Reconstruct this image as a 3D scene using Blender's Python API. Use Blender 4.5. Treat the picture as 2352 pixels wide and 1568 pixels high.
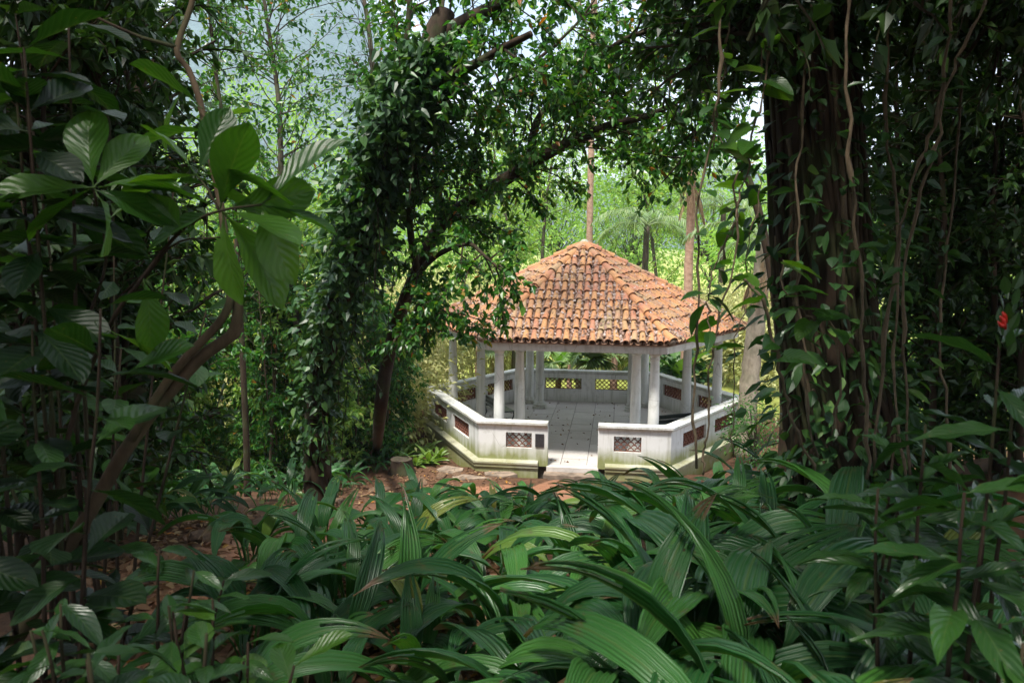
import bpy, bmesh, math, random
import numpy as np
from mathutils import Vector, Matrix, Euler

# ------------------------------------------------------------------ scene, camera, sky, sun
for o in list(bpy.data.objects):
    bpy.data.objects.remove(o)
scene = bpy.context.scene
COL = scene.collection
PI = math.pi
rng = np.random.default_rng(7)
random.seed(7)

CAM = Vector((0.0, -20.93, 5.077))
FPX = 2850.0 / 3840.0 * 2352.0            # focal length in pixels of a 2352 wide picture
CR = Matrix.Rotation(0.0933, 3, 'Z') @ Matrix.Rotation(PI / 2 - 0.1264, 3, 'X') @ Matrix.Rotation(0.0059, 3, 'Z')
cam_data = bpy.data.cameras.new('camera')
cam_data.sensor_width = 36.0
cam_data.lens = 2850.0 / 3840.0 * 36.0
cam_data.clip_start = 0.05
cam_data.clip_end = 3000.0
cam_data.dof.use_dof = True
cam_data.dof.focus_distance = 17.0
cam_data.dof.aperture_fstop = 5.0
cam = bpy.data.objects.new('camera', cam_data)
COL.objects.link(cam)
cam.matrix_world = Matrix.Translation(CAM) @ CR.to_4x4()
scene.camera = cam

SUN_EL, SUN_AZ = math.radians(66), math.radians(205)   # azimuth from +Y towards +X: high over the viewer's left shoulder
world = bpy.data.worlds.new('World')
scene.world = world
world.use_nodes = True
nt = world.node_tree
nt.nodes.clear()
w_out = nt.nodes.new('ShaderNodeOutputWorld')
w_bg = nt.nodes.new('ShaderNodeBackground')
w_bg.inputs['Strength'].default_value = 0.12
w_sky = nt.nodes.new('ShaderNodeTexSky')
w_sky.sky_type = 'NISHITA'
w_sky.sun_disc = False
w_sky.sun_elevation = SUN_EL
w_sky.sun_rotation = SUN_AZ
w_co = nt.nodes.new('ShaderNodeTexCoord')
w_no = nt.nodes.new('ShaderNodeTexNoise')
w_no.inputs['Scale'].default_value = 3.2
w_no.inputs['Detail'].default_value = 6.0
w_no.inputs['Roughness'].default_value = 0.55
w_rp = nt.nodes.new('ShaderNodeMapRange')
w_rp.inputs['From Min'].default_value = 0.30
w_rp.inputs['From Max'].default_value = 0.52
w_mx = nt.nodes.new('ShaderNodeMix')
w_mx.data_type = 'RGBA'
w_mx.clamp_factor = True
w_mx.inputs['B'].default_value = (7.2, 7.6, 8.3, 1)        # bright cloud
nt.links.new(w_co.outputs['Generated'], w_no.inputs['Vector'])
nt.links.new(w_no.outputs['Fac'], w_rp.inputs['Value'])
nt.links.new(w_rp.outputs['Result'], w_mx.inputs['Factor'])
nt.links.new(w_sky.outputs['Color'], w_mx.inputs['A'])
nt.links.new(w_mx.outputs['Result'], w_bg.inputs['Color'])
nt.links.new(w_bg.outputs['Background'], w_out.inputs['Surface'])

sun_data = bpy.data.lights.new('sun', 'SUN')
sun_data.energy = 4.6
sun_data.angle = math.radians(9)
sun_data.color = (1.0, 0.95, 0.87)
sun = bpy.data.objects.new('sun', sun_data)
COL.objects.link(sun)
sdir = Vector((math.sin(SUN_AZ) * math.cos(SUN_EL), math.cos(SUN_AZ) * math.cos(SUN_EL), math.sin(SUN_EL)))
sun.rotation_euler = sdir.to_track_quat('Z', 'Y').to_euler()
sun.location = (0, 0, 40)

scene.view_settings.view_transform = 'Standard'
scene.view_settings.look = 'None'
scene.view_settings.exposure = 1.05
scene.view_settings.gamma = 1.0
scene.cycles.max_bounces = 6
scene.cycles.diffuse_bounces = 3
scene.cycles.glossy_bounces = 2
scene.cycles.transmission_bounces = 4
scene.cycles.transparent_max_bounces = 4
scene.cycles.use_denoising = True
scene.cycles.caustics_reflective = False
scene.cycles.caustics_refractive = False

# ------------------------------------------------------------------ helpers
def at(u, v, d):
    """world point seen at (u, v) of a 2352 x 1568 view, d metres in front of the camera"""
    return CAM + CR @ Vector(((u - 1176) * d / FPX, -(v - 784) * d / FPX, -d))

def interp(x, xs, ys):
    return float(np.interp(x, xs, ys))

GD = [-40, -10, 0, 4, 7, 10, 13, 15.3, 17, 26, 36, 60, 120, 400]
GZ = [6.5, 4.4, 3.5, 2.95, 2.30, 1.35, 0.42, -0.14, -0.17, -0.45, -0.6, -0.8, -0.6, 0.5]
def gz_arr(x, y):
    d = y - CAM.y
    z = np.interp(d, GD, GZ)
    # bank rising under the big tree on the right, falling away left of the pavilion
    r = np.clip((x - 1.2) / 4.0, 0, 1); r = r * r * (3 - 2 * r)
    k = np.clip((14.5 - d) / 5.0, 0, 1)
    z = z + 1.0 * r * k
    l = np.clip((-x - 4.2) / 5.0, 0, 1) * np.clip((d - 13) / 5.0, 0, 1)
    z = z - 0.5 * l
    z = z + 0.05 * np.sin(x * 1.7 + y * 0.6) * np.sin(y * 1.3 - x * 0.5) * np.clip(np.hypot(x, y) - 5.2, 0, 1)
    return z
def gz(x, y):
    return float(gz_arr(np.array([x]), np.array([y]))[0])
def zp(u, v, z):
    w = at(u, v, 1.0) - CAM
    return CAM + w * ((z - CAM.z) / w.z)
GT = np.concatenate([np.arange(0.6, 30, 0.02), np.arange(30, 300, 0.5)])
def gp(u, v):
    """where the view ray through (u, v) meets the ground"""
    w = at(u, v, 1.0) - CAM
    hit = CAM.z + w.z * GT < gz_arr(CAM.x + w.x * GT, CAM.y + w.y * GT)
    return CAM + w * (float(GT[np.argmax(hit)]) if hit.any() else 60.0)
def on_ground(x, y, dz=0.0):
    return Vector((x, y, gz(x, y) + dz))

def tag(o, label=None, cat=None, group=None, kind=None):
    if label: o['label'] = label
    if cat: o['category'] = cat
    if group: o['group'] = group
    if kind: o['kind'] = kind
    return o
def empty(name, loc=(0, 0, 0), rz=0.0):
    o = bpy.data.objects.new(name, None)
    o.empty_display_size = 0.1
    COL.objects.link(o)
    o.location = loc
    o.rotation_euler = (0, 0, rz)
    return o
def link(name, mesh, parent=None, mat=None):
    o = bpy.data.objects.new(name, mesh)
    COL.objects.link(o)
    if mat is not None and len(mesh.materials) == 0:
        mesh.materials.append(mat)
    if parent is not None:
        o.parent = parent
    return o

class MB:
    """collects vertices and faces (numpy blocks); build() links them as one mesh object"""
    def __init__(self):
        self.v, self.f4, self.f3, self.r4, self.r3, self.n = [], [], [], [], [], 0
    def add(self, v, quads=None, tris=None, rnd=0.5):
        v = np.asarray(v, dtype=np.float32).reshape(-1, 3)
        if quads is not None and len(quads):
            q = np.asarray(quads, dtype=np.int32).reshape(-1, 4) + self.n
            self.f4.append(q); self.r4.append(np.broadcast_to(np.asarray(rnd, np.float32), (len(q),)) if np.ndim(rnd) == 0 else np.asarray(rnd, np.float32)[:len(q)])
        if tris is not None and len(tris):
            t = np.asarray(tris, dtype=np.int32).reshape(-1, 3) + self.n
            self.f3.append(t); self.r3.append(np.broadcast_to(np.asarray(rnd, np.float32), (len(t),)) if np.ndim(rnd) == 0 else np.asarray(rnd, np.float32)[:len(t)])
        self.v.append(v); self.n += len(v)
    def box(self, lo, hi, M=None):
        x0, y0, z0 = lo; x1, y1, z1 = hi
        v = np.array([[x0,y0,z0],[x1,y0,z0],[x1,y1,z0],[x0,y1,z0],[x0,y0,z1],[x1,y0,z1],[x1,y1,z1],[x0,y1,z1]], float)
        if M is not None:
            v = xf(v, M)
        self.add(v, [[0,3,2,1],[4,5,6,7],[0,1,5,4],[1,2,6,5],[2,3,7,6],[3,0,4,7]])
    def tube(self, pts, radii, sides=6, cap=True, rnd=0.5):
        P = np.asarray([tuple(p) for p in pts], float)
        n = len(P)
        R = np.broadcast_to(np.asarray(radii, float), (n,)) if np.ndim(radii) == 0 else np.asarray(radii, float)
        T = np.gradient(P, axis=0)
        T /= np.linalg.norm(T, axis=1)[:, None] + 1e-9
        a = np.array([0.0, 0, 1]) if abs(T[0][2]) < 0.9 else np.array([1.0, 0, 0])
        N = np.cross(T[0], a); N /= np.linalg.norm(N) + 1e-9
        ang = np.linspace(0, 2 * PI, sides, endpoint=False)
        vs = []
        for i in range(n):
            N = N - T[i] * (N @ T[i]); N /= np.linalg.norm(N) + 1e-9
            B = np.cross(T[i], N)
            vs.append(P[i] + R[i] * (np.cos(ang)[:, None] * N + np.sin(ang)[:, None] * B))
        v = np.concatenate(vs)
        q = []
        for i in range(n - 1):
            for j in range(sides):
                k = (j + 1) % sides
                q.append([i * sides + j, i * sides + k, (i + 1) * sides + k, (i + 1) * sides + j])
        t = []
        if cap:
            v = np.concatenate([v, P[[0]], P[[-1]]])
            for j in range(sides):
                k = (j + 1) % sides
                t.append([n * sides, k, j]); t.append([n * sides + 1, (n - 1) * sides + j, (n - 1) * sides + k])
        self.add(v, q, t, rnd)
    def lathe(self, prof, sides=24, M=None):
        prof = np.asarray(prof, float)
        ang = np.linspace(0, 2 * PI, sides, endpoint=False)
        v = np.stack([np.outer(prof[:, 0], np.cos(ang)), np.outer(prof[:, 0], np.sin(ang)), np.repeat(prof[:, 1][:, None], sides, 1)], 2).reshape(-1, 3)
        if M is not None: v = xf(v, M)
        q = []
        for i in range(len(prof) - 1):
            for j in range(sides):
                k = (j + 1) % sides
                q.append([i * sides + j, i * sides + k, (i + 1) * sides + k, (i + 1) * sides + j])
        self.add(v, q)
    def mesh(self, name, smooth=False):
        me = bpy.data.meshes.new(name)
        v = np.concatenate(self.v) if self.v else np.zeros((0, 3), np.float32)
        q = np.concatenate(self.f4) if self.f4 else np.zeros((0, 4), np.int32)
        t = np.concatenate(self.f3) if self.f3 else np.zeros((0, 3), np.int32)
        me.vertices.add(len(v)); me.vertices.foreach_set('co', v.ravel().astype(np.float32))
        loops = np.concatenate([q.ravel(), t.ravel()]).astype(np.int32)
        me.loops.add(len(loops)); me.loops.foreach_set('vertex_index', loops)
        nf = len(q) + len(t)
        me.polygons.add(nf)
        starts = np.concatenate([np.arange(len(q)) * 4, len(q) * 4 + np.arange(len(t)) * 3]).astype(np.int32)
        me.polygons.foreach_set('loop_start', starts)
        r = np.concatenate(self.r4 + self.r3) if nf else np.zeros(0, np.float32)
        at_ = me.attributes.new('rnd', 'FLOAT', 'FACE')
        at_.data.foreach_set('value', r.astype(np.float32))
        me.polygons.foreach_set('use_smooth', np.full(nf, bool(smooth)))
        me.update(calc_edges=True)
        me.validate()
        return me
    def build(self, name, mat=None, parent=None, smooth=False):
        return link(name, self.mesh(name, smooth), parent, mat)

def xf(v, M):
    A = np.array(M)
    return np.asarray(v, float) @ A[:3, :3].T + A[:3, 3]

# ------------------------------------------------------------------ materials
def new_mat(name):
    m = bpy.data.materials.new(name)
    m.use_nodes = True
    t = m.node_tree
    b = t.nodes['Principled BSDF']
    return m, t, b
def N(t, kind, **kw):
    n = t.nodes.new(kind)
    for k, v in kw.items():
        if k in n.inputs: n.inputs[k].default_value = v
        else: setattr(n, k, v)
    return n
def ramp(t, fac, stops, interp_='LINEAR'):
    r = t.nodes.new('ShaderNodeValToRGB')
    r.color_ramp.interpolation = interp_
    e = r.color_ramp.elements
    while len(e) < len(stops): e.new(0.5)
    for i, (p, c) in enumerate(stops):
        e[i].position = p
        e[i].color = (c[0], c[1], c[2], 1)
    t.links.new(fac, r.inputs['Fac'])
    return r.outputs['Color']
def mixc(t, fac, a, b, blend='MIX'):
    m = t.nodes.new('ShaderNodeMix'); m.data_type = 'RGBA'; m.blend_type = blend
    for key, val in (('Factor', fac), ('A', a), ('B', b)):
        s = m.inputs[key]
        if hasattr(val, 'is_output') or isinstance(val, bpy.types.NodeSocket): t.links.new(val, s)
        elif key == 'Factor': s.default_value = val
        else: s.default_value = (val[0], val[1], val[2], 1)
    return m.outputs['Result']
def noise(t, scale, detail=4, rough=0.55, coord='Object', vec=None):
    n = N(t, 'ShaderNodeTexNoise', Scale=scale, Detail=detail, Roughness=rough)
    if vec is None:
        c = t.nodes.new('ShaderNodeTexCoord'); vec = c.outputs[coord]
    t.links.new(vec, n.inputs['Vector'])
    return n.outputs['Fac']
def maprange(t, v, a, b, c=0.0, d=1.0):
    m = N(t, 'ShaderNodeMapRange')
    t.links.new(v, m.inputs['Value'])
    for k, x in (('From Min', a), ('From Max', b), ('To Min', c), ('To Max', d)): m.inputs[k].default_value = x
    return m.outputs['Result']
def math_(t, op, a, b=None):
    m = t.nodes.new('ShaderNodeMath'); m.operation = op
    for i, x in enumerate((a, b)):
        if x is None: continue
        if isinstance(x, (int, float)): m.inputs[i].default_value = x
        else: t.links.new(x, m.inputs[i])
    return m.outputs[0]
def bump(t, b, h, strength=0.3, dist=0.01):
    n = N(t, 'ShaderNodeBump', Strength=strength, Distance=dist)
    t.links.new(h, n.inputs['Height'])
    t.links.new(n.outputs['Normal'], b.inputs['Normal'])
    return n.outputs['Normal']

def leaf_mat(name, stops, rough=0.4, trans=0.35, tint=(1.25, 1.3, 0.45), per='attr', veins=False, pleats=False, spec=0.5):
    m, t, b = new_mat(name)
    if per == 'attr':
        a = N(t, 'ShaderNodeAttribute'); a.attribute_name = 'rnd'; fac = a.outputs['Fac']
    else:
        a = t.nodes.new('ShaderNodeObjectInfo'); fac = a.outputs['Random']
    col = ramp(t, fac, stops)
    nz = noise(t, 3.0, 3)
    col = mixc(t, maprange(t, nz, 0.3, 0.7, 0.0, 0.35), col, (stops[0][1][0] * 0.6, stops[0][1][1] * 0.6, stops[0][1][2] * 0.6))
    b.inputs['Roughness'].default_value = rough
    b.inputs['Specular IOR Level'].default_value = spec
    nrm = None
    if pleats or veins:
        uv = t.nodes.new('ShaderNodeUVMap')
        sx = t.nodes.new('ShaderNodeSeparateXYZ'); t.links.new(uv.outputs['UV'], sx.inputs[0])
        if pleats:
            w = math_(t, 'SINE', math_(t, 'MULTIPLY', sx.outputs['X'], 2 * PI * 13))
            nrm = bump(t, b, w, 0.55, 0.004)
            col = mixc(t, maprange(t, w, 0.2, 1.0, 0.0, 0.25), col, (0.10, 0.16, 0.05))
            ds = noise(t, 9.0, 5, 0.65)
            col = mixc(t, math_(t, 'MULTIPLY', maprange(t, ds, 0.60, 0.70), 0.75), col, (0.11, 0.085, 0.03))
            rb = t.nodes.new('ShaderNodeObjectInfo').outputs['Random']
            tipf = math_(t, 'ADD', sx.outputs['Y'], math_(t, 'MULTIPLY', math_(t, 'FRACT', math_(t, 'MULTIPLY', rb, 17.3)), 0.14))
            tipf = math_(t, 'ADD', tipf, math_(t, 'MULTIPLY', ds, 0.12))
            col = mixc(t, maprange(t, tipf, 1.06, 1.10), col, (0.16, 0.10, 0.05))
            mid = maprange(t, math_(t, 'ABSOLUTE', math_(t, 'SUBTRACT', sx.outputs['X'], 0.5)), 0.0, 0.04, 1.0, 0.0)
            col = mixc(t, math_(t, 'MULTIPLY', mid, 0.4), col, (0.16, 0.22, 0.06))
        else:
            ax = math_(t, 'ABSOLUTE', math_(t, 'SUBTRACT', sx.outputs['X'], 0.5))
            vv = math_(t, 'SINE', math_(t, 'MULTIPLY', math_(t, 'SUBTRACT', sx.outputs['Y'], math_(t, 'MULTIPLY', ax, 0.55)), 2 * PI * 8.5))
            mid = maprange(t, ax, 0.0, 0.035, 1.0, 0.0)
            nrm = bump(t, b, math_(t, 'SUBTRACT', vv, mid), 0.18, 0.006)
            vein = math_(t, 'MAXIMUM', mid, maprange(t, vv, 0.93, 1.0, 0.0, 0.5))
            col = mixc(t, math_(t, 'MULTIPLY', vein, 0.25), col, (0.14, 0.2, 0.06))
            sp = noise(t, 16.0, 4, 0.6)
            col = mixc(t, math_(t, 'MULTIPLY', maprange(t, sp, 0.66, 0.70), 0.8), col, (0.13, 0.09, 0.03))
    t.links.new(col, b.inputs['Base Color'])
    tr = t.nodes.new('ShaderNodeBsdfTranslucent')
    tc = mixc(t, 1.0, col, tint, 'MULTIPLY')
    t.links.new(tc, tr.inputs['Color'])
    if nrm is not None: t.links.new(nrm, tr.inputs['Normal'])
    mx = t.nodes.new('ShaderNodeMixShader'); mx.inputs[0].default_value = trans
    t.links.new(b.outputs[0], mx.inputs[1]); t.links.new(tr.outputs[0], mx.inputs[2])
    t.links.new(mx.outputs[0], t.nodes['Material Output'].inputs['Surface'])
    return m

def bark_mat(name, c0, c1, scale=6.0, stretch=0.2, moss=0.0, bdist=0.02):
    m, t, b = new_mat(name)
    c = t.nodes.new('ShaderNodeTexCoord')
    mp = N(t, 'ShaderNodeMapping'); mp.inputs['Scale'].default_value = (1, 1, stretch)
    t.links.new(c.outputs['Object'], mp.inputs['Vector'])
    n1 = noise(t, scale, 8, 0.65, vec=mp.outputs['Vector'])
    n2 = noise(t, scale * 0.25, 4, 0.5, vec=c.outputs['Object'])
    col = ramp(t, n1, [(0.3, c0), (0.7, c1)])
    if moss:
        col = mixc(t, maprange(t, n2, 0.5, 0.62, 0, moss), col, (0.05, 0.075, 0.025))
    t.links.new(col, b.inputs['Base Color'])
    b.inputs['Roughness'].default_value = 0.9
    b.inputs['Specular IOR Level'].default_value = 0.2
    bump(t, b, n1, 0.8, bdist)
    return m

def plain_mat(name, col, rough=0.6, nscale=20, var=0.3, metallic=0.0):
    m, t, b = new_mat(name)
    n1 = noise(t, nscale, 5)
    c = ramp(t, n1, [(0.3, [x * (1 - var) for x in col]), (0.7, [min(1, x * (1 + var)) for x in col])])
    t.links.new(c, b.inputs['Base Color'])
    b.inputs['Roughness'].default_value = rough
    b.inputs['Metallic'].default_value = metallic
    bump(t, b, n1, 0.2, 0.004)
    return m

M = {}
# weathered white lime plaster with green algae rising from the foot and grime
def plaster(name, algae=0.9, top_dirt=0.0, zlo=0.15, zhi=0.75, base=(0.70, 0.71, 0.705)):
    m, t, b = new_mat(name)
    g = t.nodes.new('ShaderNodeNewGeometry')
    sx = t.nodes.new('ShaderNodeSeparateXYZ'); t.links.new(g.outputs['Position'], sx.inputs[0])
    n1 = noise(t, 1.1, 6, 0.6, vec=g.outputs['Position'])
    mp = N(t, 'ShaderNodeMapping'); mp.inputs['Scale'].default_value = (9, 9, 0.7)
    t.links.new(g.outputs['Position'], mp.inputs['Vector'])
    n2 = noise(t, 1.0, 5, 0.6, vec=mp.outputs['Vector'])
    n3 = noise(t, 22.0, 6, 0.7, vec=g.outputs['Position'])
    col = mixc(t, maprange(t, n1, 0.4, 0.7, 0, 0.4), base, (0.50, 0.51, 0.47))
    col = mixc(t, maprange(t, n2, 0.5, 0.7, 0, 0.6), col, (0.36, 0.36, 0.32))          # rain streaks
    hz = maprange(t, sx.outputs['Z'], zlo, zhi, 1.0, 0.0)
    al = math_(t, 'MULTIPLY', hz, math_(t, 'ADD', n1, math_(t, 'MULTIPLY', n2, 0.6)))
    col = mixc(t, math_(t, 'MULTIPLY', maprange(t, al, 0.32, 0.78), algae), col, (0.20, 0.22, 0.055))
    if top_dirt:
        col = mixc(t, math_(t, 'MULTIPLY', maprange(t, math_(t, 'ADD', n1, math_(t, 'MULTIPLY', n3, 0.5)), 0.62, 0.9), top_dirt), col, (0.25, 0.24, 0.12))
    n4 = noise(t, 3.4, 8, 0.7, vec=g.outputs['Position'])
    col = mixc(t, maprange(t, n4, 0.56, 0.66, 0, 0.38), col, (0.38, 0.38, 0.33))
    vo = N(t, 'ShaderNodeTexVoronoi', Scale=1.1); vo.feature = 'DISTANCE_TO_EDGE'; t.links.new(g.outputs['Position'], vo.inputs['Vector'])
    crk = math_(t, 'MULTIPLY', maprange(t, vo.outputs['Distance'], 0.0, 0.006, 1.0, 0.0), maprange(t, n1, 0.5, 0.55))
    col = mixc(t, math_(t, 'MULTIPLY', crk, 0.6), col, (0.12, 0.11, 0.09))
    col = mixc(t, maprange(t, n3, 0.64, 0.74, 0, 0.5), col, (0.20, 0.18, 0.13))
    t.links.new(col, b.inputs['Base Color'])
    b.inputs['Roughness'].default_value = 0.85
    b.inputs['Specular IOR Level'].default_value = 0.25
    bump(t, b, n3, 0.25, 0.006)
    return m
M['plaster'] = plaster('weathered_plaster')
M['plaster_in'] = plaster('sheltered_plaster', 0.3, 0.0, 0.0, 0.45, (0.76, 0.755, 0.735))
M['plaster_clean'] = plaster('column_plaster', 0.25, 0.0, 0.0, 0.5, (0.70, 0.70, 0.675))
M['cap'] = plaster('cap_plaster', 0.3, 0.5, 0.0, 0.4)
M['ledge'] = plaster('ledge_plaster', 1.0, 0.8, -0.3, 0.5, (0.42, 0.41, 0.33))

def tile_mat(name, per):
    m, t, b = new_mat(name)
    if per == 'object':
        fac = t.nodes.new('ShaderNodeObjectInfo').outputs['Random']
    else:
        fac = t.nodes.new('ShaderNodeNewGeometry').outputs['Random Per Island']
    g = t.nodes.new('ShaderNodeNewGeometry')
    fac = math_(t, 'ADD', math_(t, 'MULTIPLY', fac, 0.5), math_(t, 'MULTIPLY', maprange(t, noise(t, 0.8, 4, 0.6, vec=g.outputs['Position']), 0.3, 0.7), 0.5))
    col = ramp(t, fac, [(0.0, (0.33, 0.115, 0.06)), (0.2, (0.41, 0.17, 0.075)), (0.42, (0.44, 0.22, 0.085)), (0.6, (0.37, 0.15, 0.085)), (0.78, (0.36, 0.225, 0.115)), (1.0, (0.30, 0.235, 0.13))])
    n1 = noise(t, 1.3, 6, 0.65, vec=g.outputs['Position'])
    n2 = noise(t, 14.0, 5, 0.65, vec=g.outputs['Position'])
    col = mixc(t, maprange(t, n1, 0.48, 0.64, 0, 0.5), col, (0.24, 0.20, 0.11))              # lichen film
    col = mixc(t, maprange(t, n2, 0.56, 0.72, 0, 0.55), col, (0.10, 0.06, 0.04))
    col = mixc(t, maprange(t, noise(t, 45, 3, 0.6, vec=g.outputs['Position']), 0.66, 0.72, 0, 0.55), col, (0.5, 0.45, 0.38))
    t.links.new(col, b.inputs['Base Color'])
    b.inputs['Roughness'].default_value = 0.8
    bump(t, b, n2, 0.4, 0.006)
    return m
M['tile'] = tile_mat('clay_tile', 'object')
M['tile_isl'] = tile_mat('clay_tile_joined', 'island')
m, t, b = new_mat('channel_clay')
n1 = noise(t, 9.0, 6, 0.65)
t.links.new(ramp(t, n1, [(0.3, (0.10, 0.055, 0.035)), (0.7, (0.28, 0.16, 0.10))]), b.inputs['Base Color'])
b.inputs['Roughness'].default_value = 0.9
bump(t, b, n1, 0.6, 0.02)
M['channel'] = m
M['terracotta'] = plain_mat('lattice_terracotta', (0.17, 0.065, 0.04), 0.85, 18, 0.35)
m, t, b = new_mat('paving_stone')
oi = t.nodes.new('ShaderNodeObjectInfo')
g = t.nodes.new('ShaderNodeNewGeometry')
n1 = noise(t, 1.6, 6, 0.6, vec=g.outputs['Position'])
n2 = noise(t, 16.0, 6, 0.65, vec=g.outputs['Position'])
c = ramp(t, oi.outputs['Random'], [(0, (0.50, 0.465, 0.43)), (0.5, (0.56, 0.53, 0.50)), (1, (0.62, 0.585, 0.55))])
c = mixc(t, maprange(t, n1, 0.35, 0.7, 0, 0.55), c, (0.40, 0.365, 0.335))
c = mixc(t, maprange(t, n2, 0.5, 0.75, 0, 0.5), c, (0.31, 0.28, 0.25))
t.links.new(c, b.inputs['Base Color']); b.inputs['Roughness'].default_value = 0.7
bump(t, b, n2, 0.35, 0.006)
M['paving'] = m
M['brown_stone'] = plain_mat('earthy_stone', (0.20, 0.15, 0.11), 0.9, 6, 0.5)
M['joint'] = plain_mat('joint_mortar', (0.10, 0.085, 0.07), 0.95)
M['stone'] = plain_mat('edging_rock', (0.11, 0.065, 0.036), 0.9, 7, 0.6)
M['bench_paint'] = plain_mat('dark_bench_paint', (0.022, 0.03, 0.028), 0.35, 8, 0.3)
M['bench_seat'] = plain_mat('grey_bench_seat', (0.06, 0.075, 0.08), 0.3, 8, 0.3)
M['plaque'] = plain_mat('dark_bronze', (0.045, 0.045, 0.05), 0.45, 25, 0.4, 0.3)

# ------------------------------------------------------------------ ground, path
def ground_mat():
    m, t, b = new_mat('forest_soil')
    g = t.nodes.new('ShaderNodeNewGeometry')
    P = g.outputs['Position']
    n1 = noise(t, 0.7, 6, 0.6, vec=P); n2 = noise(t, 9.0, 6, 0.65, vec=P); n3 = noise(t, 40.0, 4, 0.6, vec=P)
    soil = ramp(t, n2, [(0.25, (0.040, 0.022, 0.013)), (0.55, (0.105, 0.054, 0.030)), (0.8, (0.17, 0.095, 0.055))])
    lawn = ramp(t, n2, [(0.25, (0.20, 0.23, 0.05)), (0.6, (0.33, 0.36, 0.09)), (0.85, (0.44, 0.44, 0.15))])
    sx = t.nodes.new('ShaderNodeSeparateXYZ'); t.links.new(P, sx.inputs[0])
    y = math_(t, 'ADD', sx.outputs['Y'], math_(t, 'MULTIPLY', n1, 5.0))
    y = math_(t, 'ADD', y, maprange(t, sx.outputs['X'], -4.5, -8.0, 0.0, 11.0))
    y = math_(t, 'ADD', y, maprange(t, sx.outputs['X'], 5.0, 8.0, 0.0, 6.0))
    col = mixc(t, maprange(t, y, 8.5, 10.5), soil, lawn)
    t.links.new(col, b.inputs['Base Color'])
    b.inputs['Roughness'].default_value = 0.95
    b.inputs['Specular IOR Level'].default_value = 0.2
    bump(t, b, n2, 0.7, 0.04)
    return m
M['ground'] = ground_mat()
def axis(lo, hi, fine_lo, fine_hi, step, n):
    a = np.arange(fine_lo, fine_hi + 1e-6, step)
    l = fine_lo - np.geomspace(1, fine_lo - lo + 1, n)[1:][::-1] + 1
    r = fine_hi + np.geomspace(1, hi - fine_hi + 1, n)[1:] - 1
    return np.concatenate([l, a, r])
gx = axis(-2000, 2000, -14, 14, 0.25, 26)
gy = axis(-90, 1900, -24, 14, 0.25, 30)
X, Y = np.meshgrid(gx, gy)
Z = gz_arr(X.ravel(), Y.ravel())
nx, ny = len(gx), len(gy)
# pit under the pavilion slab so that nothing lies in one plane
rr = np.hypot(X.ravel(), Y.ravel())
Z = np.where(rr < 4.3, np.minimum(Z, -0.4), Z)
i = np.arange(nx * ny).reshape(ny, nx)
q = np.stack([i[:-1, :-1], i[:-1, 1:], i[1:, 1:], i[1:, :-1]], 2).reshape(-1, 4)
mb = MB(); mb.add(np.stack([X.ravel(), Y.ravel(), Z], 1), q)
tag(mb.build('ground', M['ground'], smooth=True), kind='structure')

def path_mat():
    m, t, b = new_mat('red_earth')
    g = t.nodes.new('ShaderNodeNewGeometry'); P = g.outputs['Position']
    n1 = noise(t, 1.5, 6, 0.6, vec=P); n2 = noise(t, 14.0, 7, 0.7, vec=P)
    col = ramp(t, n2, [(0.25, (0.15, 0.066, 0.034)), (0.6, (0.26, 0.12, 0.062)), (0.85, (0.36, 0.185, 0.105))])
    col = mixc(t, maprange(t, n1, 0.5, 0.75, 0, 0.5), col, (0.15, 0.08, 0.045))
    t.links.new(col, b.inputs['Base Color']); b.inputs['Roughness'].default_value = 0.95
    bump(t, b, n2, 0.6, 0.03)
    return m
M['path'] = path_mat()
PATH = [(0.1, -4.9, 1.6), (-1.3, -5.7, 1.5)]
for (u, v, w_) in [(1000, 1130, 1.5), (880, 1180, 1.4), (740, 1215, 1.3), (600, 1250, 1.3), (480, 1300, 1.3), (400, 1370, 1.3), (340, 1460, 1.3), (280, 1570, 1.3)]:
    p = gp(u, v); PATH.append((p.x, p.y, w_))
pp = np.array(PATH)
s = np.linspace(0, len(pp) - 1, 90)
cx = np.interp(s, range(len(pp)), pp[:, 0]); cy = np.interp(s, range(len(pp)), pp[:, 1]); cw = np.interp(s, range(len(pp)), pp[:, 2])
k = np.ones(9) / 9
cxs = np.convolve(np.pad(cx, 4, 'edge'), k, 'valid'); cys = np.convolve(np.pad(cy, 4, 'edge'), k, 'valid')
tx, ty = np.gradient(cxs), np.gradient(cys); tl = np.hypot(tx, ty) + 1e-9
nxv, nyv = -ty / tl, tx / tl
rows = []
NW = 13
for j in range(NW):
    f = (j / (NW - 1) - 0.5)
    wob = 1 + 0.22 * np.sin(np.arange(90) * 0.7 + j * 0.01 + (2.0 if f > 0 else 0)) * abs(f) * 2
    px, py = cxs + nxv * cw * f * wob, cys + nyv * cw * f * wob
    edge = -0.05 if j in (0, NW - 1) else 0.012 + 0.012 * rng.random(90)
    rows.append(np.stack([px, py, gz_arr(px, py) + edge - 0.03 * (1 - (2 * f) ** 2) * 0], 1))
v = np.stack(rows, 1).reshape(-1, 3)
i = np.arange(90 * NW).reshape(90, NW)
q = np.stack([i[:-1, :-1], i[:-1, 1:], i[1:, 1:], i[1:, :-1]], 2).reshape(-1, 4)
mb = MB(); mb.add(v, q)
tag(mb.build('path', M['path'], smooth=True), kind='structure')

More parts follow.
